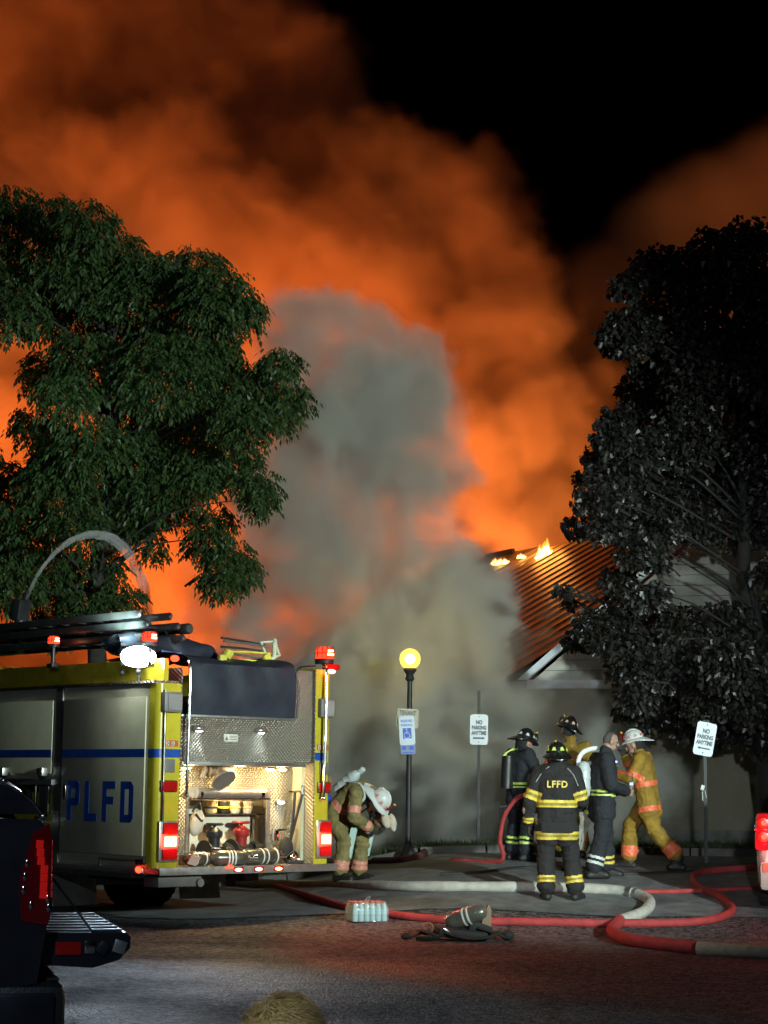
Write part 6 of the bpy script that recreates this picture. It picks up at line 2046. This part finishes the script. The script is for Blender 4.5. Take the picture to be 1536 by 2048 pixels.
a_, b_ = at(1000, 1612, 25.0), at(740, 1668, 25.6)
cn = MB()
n_ = 10
cn.tube([(b_ - a_) * (k / n_) + Vector((0, 0, 0.05 * mnoise.noise(Vector((k * .7, 0, 0))))) for k in range(n_ + 1)], [0.02 + 0.16 * (k / n_) ** 0.9 for k in range(n_ + 1)], 12)
w = cn.build('water_jet', thin_volume('mist_spray', (0.95, 0.97, 1.0), 0.55), None)
w.location = a_
tag(w, 'faint mist of water sprayed left across the wall by a hose nozzle', 'water jet', kind='stuff')
# ------------------------------------------------------------------ smoke
def volume_material(name, color, density, anisotropy=0.0):
    m = bpy.data.materials.new(name)
    m.use_nodes = True
    nt = m.node_tree
    for n in list(nt.nodes):
        if n.type != 'OUTPUT_MATERIAL':
            nt.nodes.remove(n)
    out = nt.nodes['Material Output']
    v = nt.nodes.new('ShaderNodeVolumePrincipled')
    v.inputs['Color'].default_value = (*color, 1)
    v.inputs['Density'].default_value = density
    v.inputs['Anisotropy'].default_value = anisotropy
    nt.links.new(v.outputs[0], out.inputs['Volume'])
    return m


def smoke_cloud(name, puffs, mat, res, scale, amp, edge, label, seed=0.0, wisp=0.5, fine=0.35):
    """A volume grid: soft union of puffs, broken up by two octaves of noise."""
    lo = [min(p[0][k] - p[1] * 1.25 for p in puffs) for k in range(3)]
    hi = [max(p[0][k] + p[1] * 1.25 for p in puffs) for k in range(3)]
    lo[2] = max(lo[2], -0.5)
    ng = bpy.data.node_groups.new(name, 'GeometryNodeTree')
    ng.interface.new_socket('Geometry', in_out='OUTPUT', socket_type='NodeSocketGeometry')
    N, L = ng.nodes, ng.links
    out = N.new('NodeGroupOutput')
    pos = N.new('GeometryNodeInputPosition')

    def math_n(op, a, b=None, c=None):
        n = N.new('ShaderNodeMath')
        n.operation = op
        for i, v in enumerate((a, b, c)):
            if v is None:
                continue
            if isinstance(v, (int, float)):
                n.inputs[i].default_value = v
            else:
                L.new(v, n.inputs[i])
        return n.outputs[0]

    off = N.new('ShaderNodeVectorMath')
    off.operation = 'ADD'
    L.new(pos.outputs[0], off.inputs[0])
    off.inputs[1].default_value = (seed, seed * 0.7, -seed)

    def noise(sc, detail, rough=0.55, dist=0.0):
        n = N.new('ShaderNodeTexNoise')
        n.inputs['Scale'].default_value = sc
        n.inputs['Detail'].default_value = detail
        n.inputs['Roughness'].default_value = rough
        n.inputs['Distortion'].default_value = dist
        L.new(off.outputs[0], n.inputs['Vector'])
        return n

    n1 = noise(scale, 4.0, 0.55, 0.3)
    vd = N.new('ShaderNodeVectorMath')
    vd.operation = 'SUBTRACT'
    L.new(n1.outputs['Color'], vd.inputs[0])
    vd.inputs[1].default_value = (0.5, 0.5, 0.5)
    vs_ = N.new('ShaderNodeVectorMath')
    vs_.operation = 'SCALE'
    L.new(vd.outputs[0], vs_.inputs[0])
    vs_.inputs['Scale'].default_value = amp
    pp = N.new('ShaderNodeVectorMath')
    pp.operation = 'ADD'
    L.new(pos.outputs[0], pp.inputs[0])
    L.new(vs_.outputs[0], pp.inputs[1])
    cur = None
    for p in puffs:
        c, r = p[0], p[1]
        w = p[2] if len(p) > 2 else 1.0
        dn = N.new('ShaderNodeVectorMath')
        dn.operation = 'DISTANCE'
        L.new(pp.outputs[0], dn.inputs[0])
        dn.inputs[1].default_value = c
        v = math_n('MULTIPLY_ADD', dn.outputs['Value'], -1.0 / r, 1.0)   # 1 centre .. 0 rim
        if w != 1.0:
            v = math_n('MULTIPLY', v, w)
        cur = v if cur is None else math_n('SMOOTH_MAX', cur, v, 0.22)
    n2 = noise(scale * 2.7, 5.0, 0.6, 0.6)
    k = math_n('MULTIPLY_ADD', n2.outputs[0], fine, -fine * 0.5)
    n4 = noise(scale * 8.0, 4.0, 0.6, 0.3)
    k = math_n('ADD', k, math_n('MULTIPLY_ADD', n4.outputs[0], fine * 0.45, -fine * 0.225))
    v = math_n('ADD', cur, k)
    mr = N.new('ShaderNodeMapRange')
    mr.interpolation_type = 'SMOOTHSTEP'
    L.new(v, mr.inputs['Value'])
    mr.inputs['From Min'].default_value = 0.02
    mr.inputs['From Max'].default_value = edge
    n3 = noise(scale * 1.3, 3.0)
    wv = math_n('MULTIPLY_ADD', n3.outputs[0], wisp * 2, 1.0 - wisp)
    dens = math_n('MULTIPLY', mr.outputs[0], math_n('MAXIMUM', wv, 0.05))
    vc = N.new('GeometryNodeVolumeCube')
    L.new(dens, vc.inputs['Density'])
    vc.inputs['Min'].default_value = lo
    vc.inputs['Max'].default_value = hi
    for i, a in enumerate('XYZ'):
        vc.inputs['Resolution ' + a].default_value = max(8, int((hi[i] - lo[i]) / res))
    sm = N.new('GeometryNodeSetMaterial')
    sm.inputs['Material'].default_value = mat
    L.new(vc.outputs[0], sm.inputs['Geometry'])
    L.new(sm.outputs[0], out.inputs[0])
    vol = bpy.data.volumes.new(name)
    o = bpy.data.objects.new(name, vol)
    COL.objects.link(o)
    vol.materials.append(mat)
    md = o.modifiers.new('smoke', 'NODES')
    md.node_group = ng
    o['kind'] = 'stuff'
    o['label'] = label
    return o


def puff(px, py, r, Y, w=1.0):
    return (tuple(at(px, py, Y)), r * Y / FPX, w)


plume_mat = volume_material('fire_smoke', (0.93, 0.68, 0.50), 0.62, 0.1)
P = [(1110, 960, 150, 46), (1060, 1040, 110, 45), (1160, 1040, 110, 46), (1030, 850, 100, 44), (1090, 800, 120, 45), (1020, 690, 160, 45), (960, 560, 180, 46),
     (930, 430, 160, 46), (960, 330, 105, 46), (860, 330, 115, 46), (760, 420, 220, 46), (640, 310, 190, 47), (640, 170, 140, 47),
     (500, 150, 220, 48), (380, 60, 230, 48), (200, 40, 280, 49), (0, 120, 280, 49), (330, 330, 190, 46), (150, 420, 220, 47),
     (420, 470, 190, 45), (560, 560, 200, 45), (720, 640, 220, 45), (820, 780, 180, 45), (900, 900, 140, 44),
     (330, 650, 240, 46), (80, 680, 240, 46), (540, 800, 260, 46), (250, 900, 240, 45), (0, 950, 240, 45),
     (430, 1040, 240, 45), (150, 1130, 240, 44), (650, 1060, 220, 45), (330, 1230, 220, 43), (550, 1250, 200, 43),
     (830, 1080, 150, 44), (1150, 920, 110, 45), (1190, 760, 100, 46), (1130, 640, 90, 47), (980, 960, 110, 46), (1000, 1060, 90, 44)]
smoke_cloud('smoke', [puff(p[0], p[1], p[2], p[3] + 4) for p in P], plume_mat, 0.12, 0.27, 4.2, 0.42,
            'huge orange lit smoke plume rising behind the burning building', 3.1, fine=0.75)

drift_mat = volume_material('drift_smoke', (0.85, 0.70, 0.62), 0.6)
P = [(1230, 560, 110, 55), (1330, 480, 130, 55), (1450, 430, 150, 55), (1560, 380, 170, 55), (1400, 580, 160, 55), (1540, 560, 180, 55), (1680, 400, 190, 55), (1820, 480, 200, 55), (1700, 620, 180, 55)]
smoke_cloud('smoke', [puff(*p) for p in P], drift_mat, 0.25, 0.25, 2.0, 0.5,
            'dim brown smoke drifting behind the top of the dark tree', 9.0)

grey_mat = volume_material('steam_smoke', (0.94, 0.94, 0.87), 1.9, 0.0)
P = [(630, 650, 80, 30), (690, 645, 85, 30), (760, 680, 85, 30), (800, 760, 80, 30), (640, 760, 120, 30), (740, 790, 160, 30), (850, 850, 120, 30), (800, 720, 80, 30),
     (900, 930, 85, 30), (660, 900, 160, 30), (780, 960, 170, 30), (600, 1000, 125, 30), (690, 1080, 180, 30), (830, 1090, 130, 30), (650, 1010, 140, 29.6),
     (910, 1180, 100, 29.6), (960, 1220, 85, 29.6), (900, 1270, 120, 29.4), (1000, 1300, 85, 29.4), (800, 1230, 160, 29.6), (640, 1190, 130, 30), (740, 1330, 160, 29.6), (880, 1340, 140, 29.4), (980, 1350, 100, 29.4),
     (555, 950, 70, 30), (570, 1100, 90, 30)]
P2 = [(540, 1180, 110, 30.5, .7), (620, 1320, 130, 30.5, .75), (480, 1260, 110, 31, .55), (400, 1230, 90, 32, .4),
      (700, 1460, 150, 30.0, .8), (850, 1480, 150, 30.0, .8), (960, 1450, 140, 30, .75), (760, 1600, 150, 30, .75), (900, 1610, 150, 30, .75), (1040, 1490, 140, 30, .7), (1060, 1620, 140, 30, .65),
      (1150, 1480, 120, 29.5, .55), (1180, 1600, 130, 29.5, .55), (1290, 1560, 120, 29.5, .45), (700, 1690, 120, 29.5, .6)]
smoke_cloud('smoke', [puff(*p) for p in P + P2], grey_mat, 0.065, 0.62, 2.5, 0.40,
            'pale grey column of steam and smoke drifting in front of the roof', 8.3, fine=0.9, wisp=0.7)

# ------------------------------------------------------------------ the fire's own light and an added fill spot
FIRE = (1.0, 0.225, 0.042)
lamp('roof_fire_lamp', 'POINT', at(1095, 1120, 44.6), 1300, (1.0, 0.45, 0.10), shadow_soft_size=0.6)
lamp('roof_fire_lamp', 'POINT', at(1075, 1060, 42.0), 75, (1.0, 0.36, 0.06), shadow_soft_size=0.4)
lamp('main_fire_lamp', 'POINT', at(820, 1440, 46.5), 1800, FIRE, shadow_soft_size=0.8)
lamp('main_fire_lamp', 'POINT', at(330, 1420, 45), 1300, FIRE, shadow_soft_size=0.8)
lamp('main_fire_lamp', 'SPOT', at(-160, 820, 45), 1600, (1.0, 0.26, 0.045), at(60, 680, 52), spot_size=math.radians(150), spot_blend=0.6, shadow_soft_size=0.8)
# the walls shield the seat of the fire, so most of its light goes up into the smoke
for px, tx, ty, e in ((700, 640, 160, 6000), (900, 900, 500, 8500), (560, 560, 350, 7500), (150, 150, 200, 8500)):
    lamp('fire_and_fill_lamp', 'SPOT', at(px, 1440, 41.5), e, FIRE, at(tx, ty, 50), spot_size=math.radians(100), spot_blend=1.0, shadow_soft_size=1.0)
lamp('fire_and_fill_lamp', 'SPOT', at(-650, 560, 43.0), 3000, FIRE, at(150, 150, 51), spot_size=math.radians(80), spot_blend=1.0, shadow_soft_size=1.0)  # added fill spot in mid-air, out of view, brightens upper left smoke
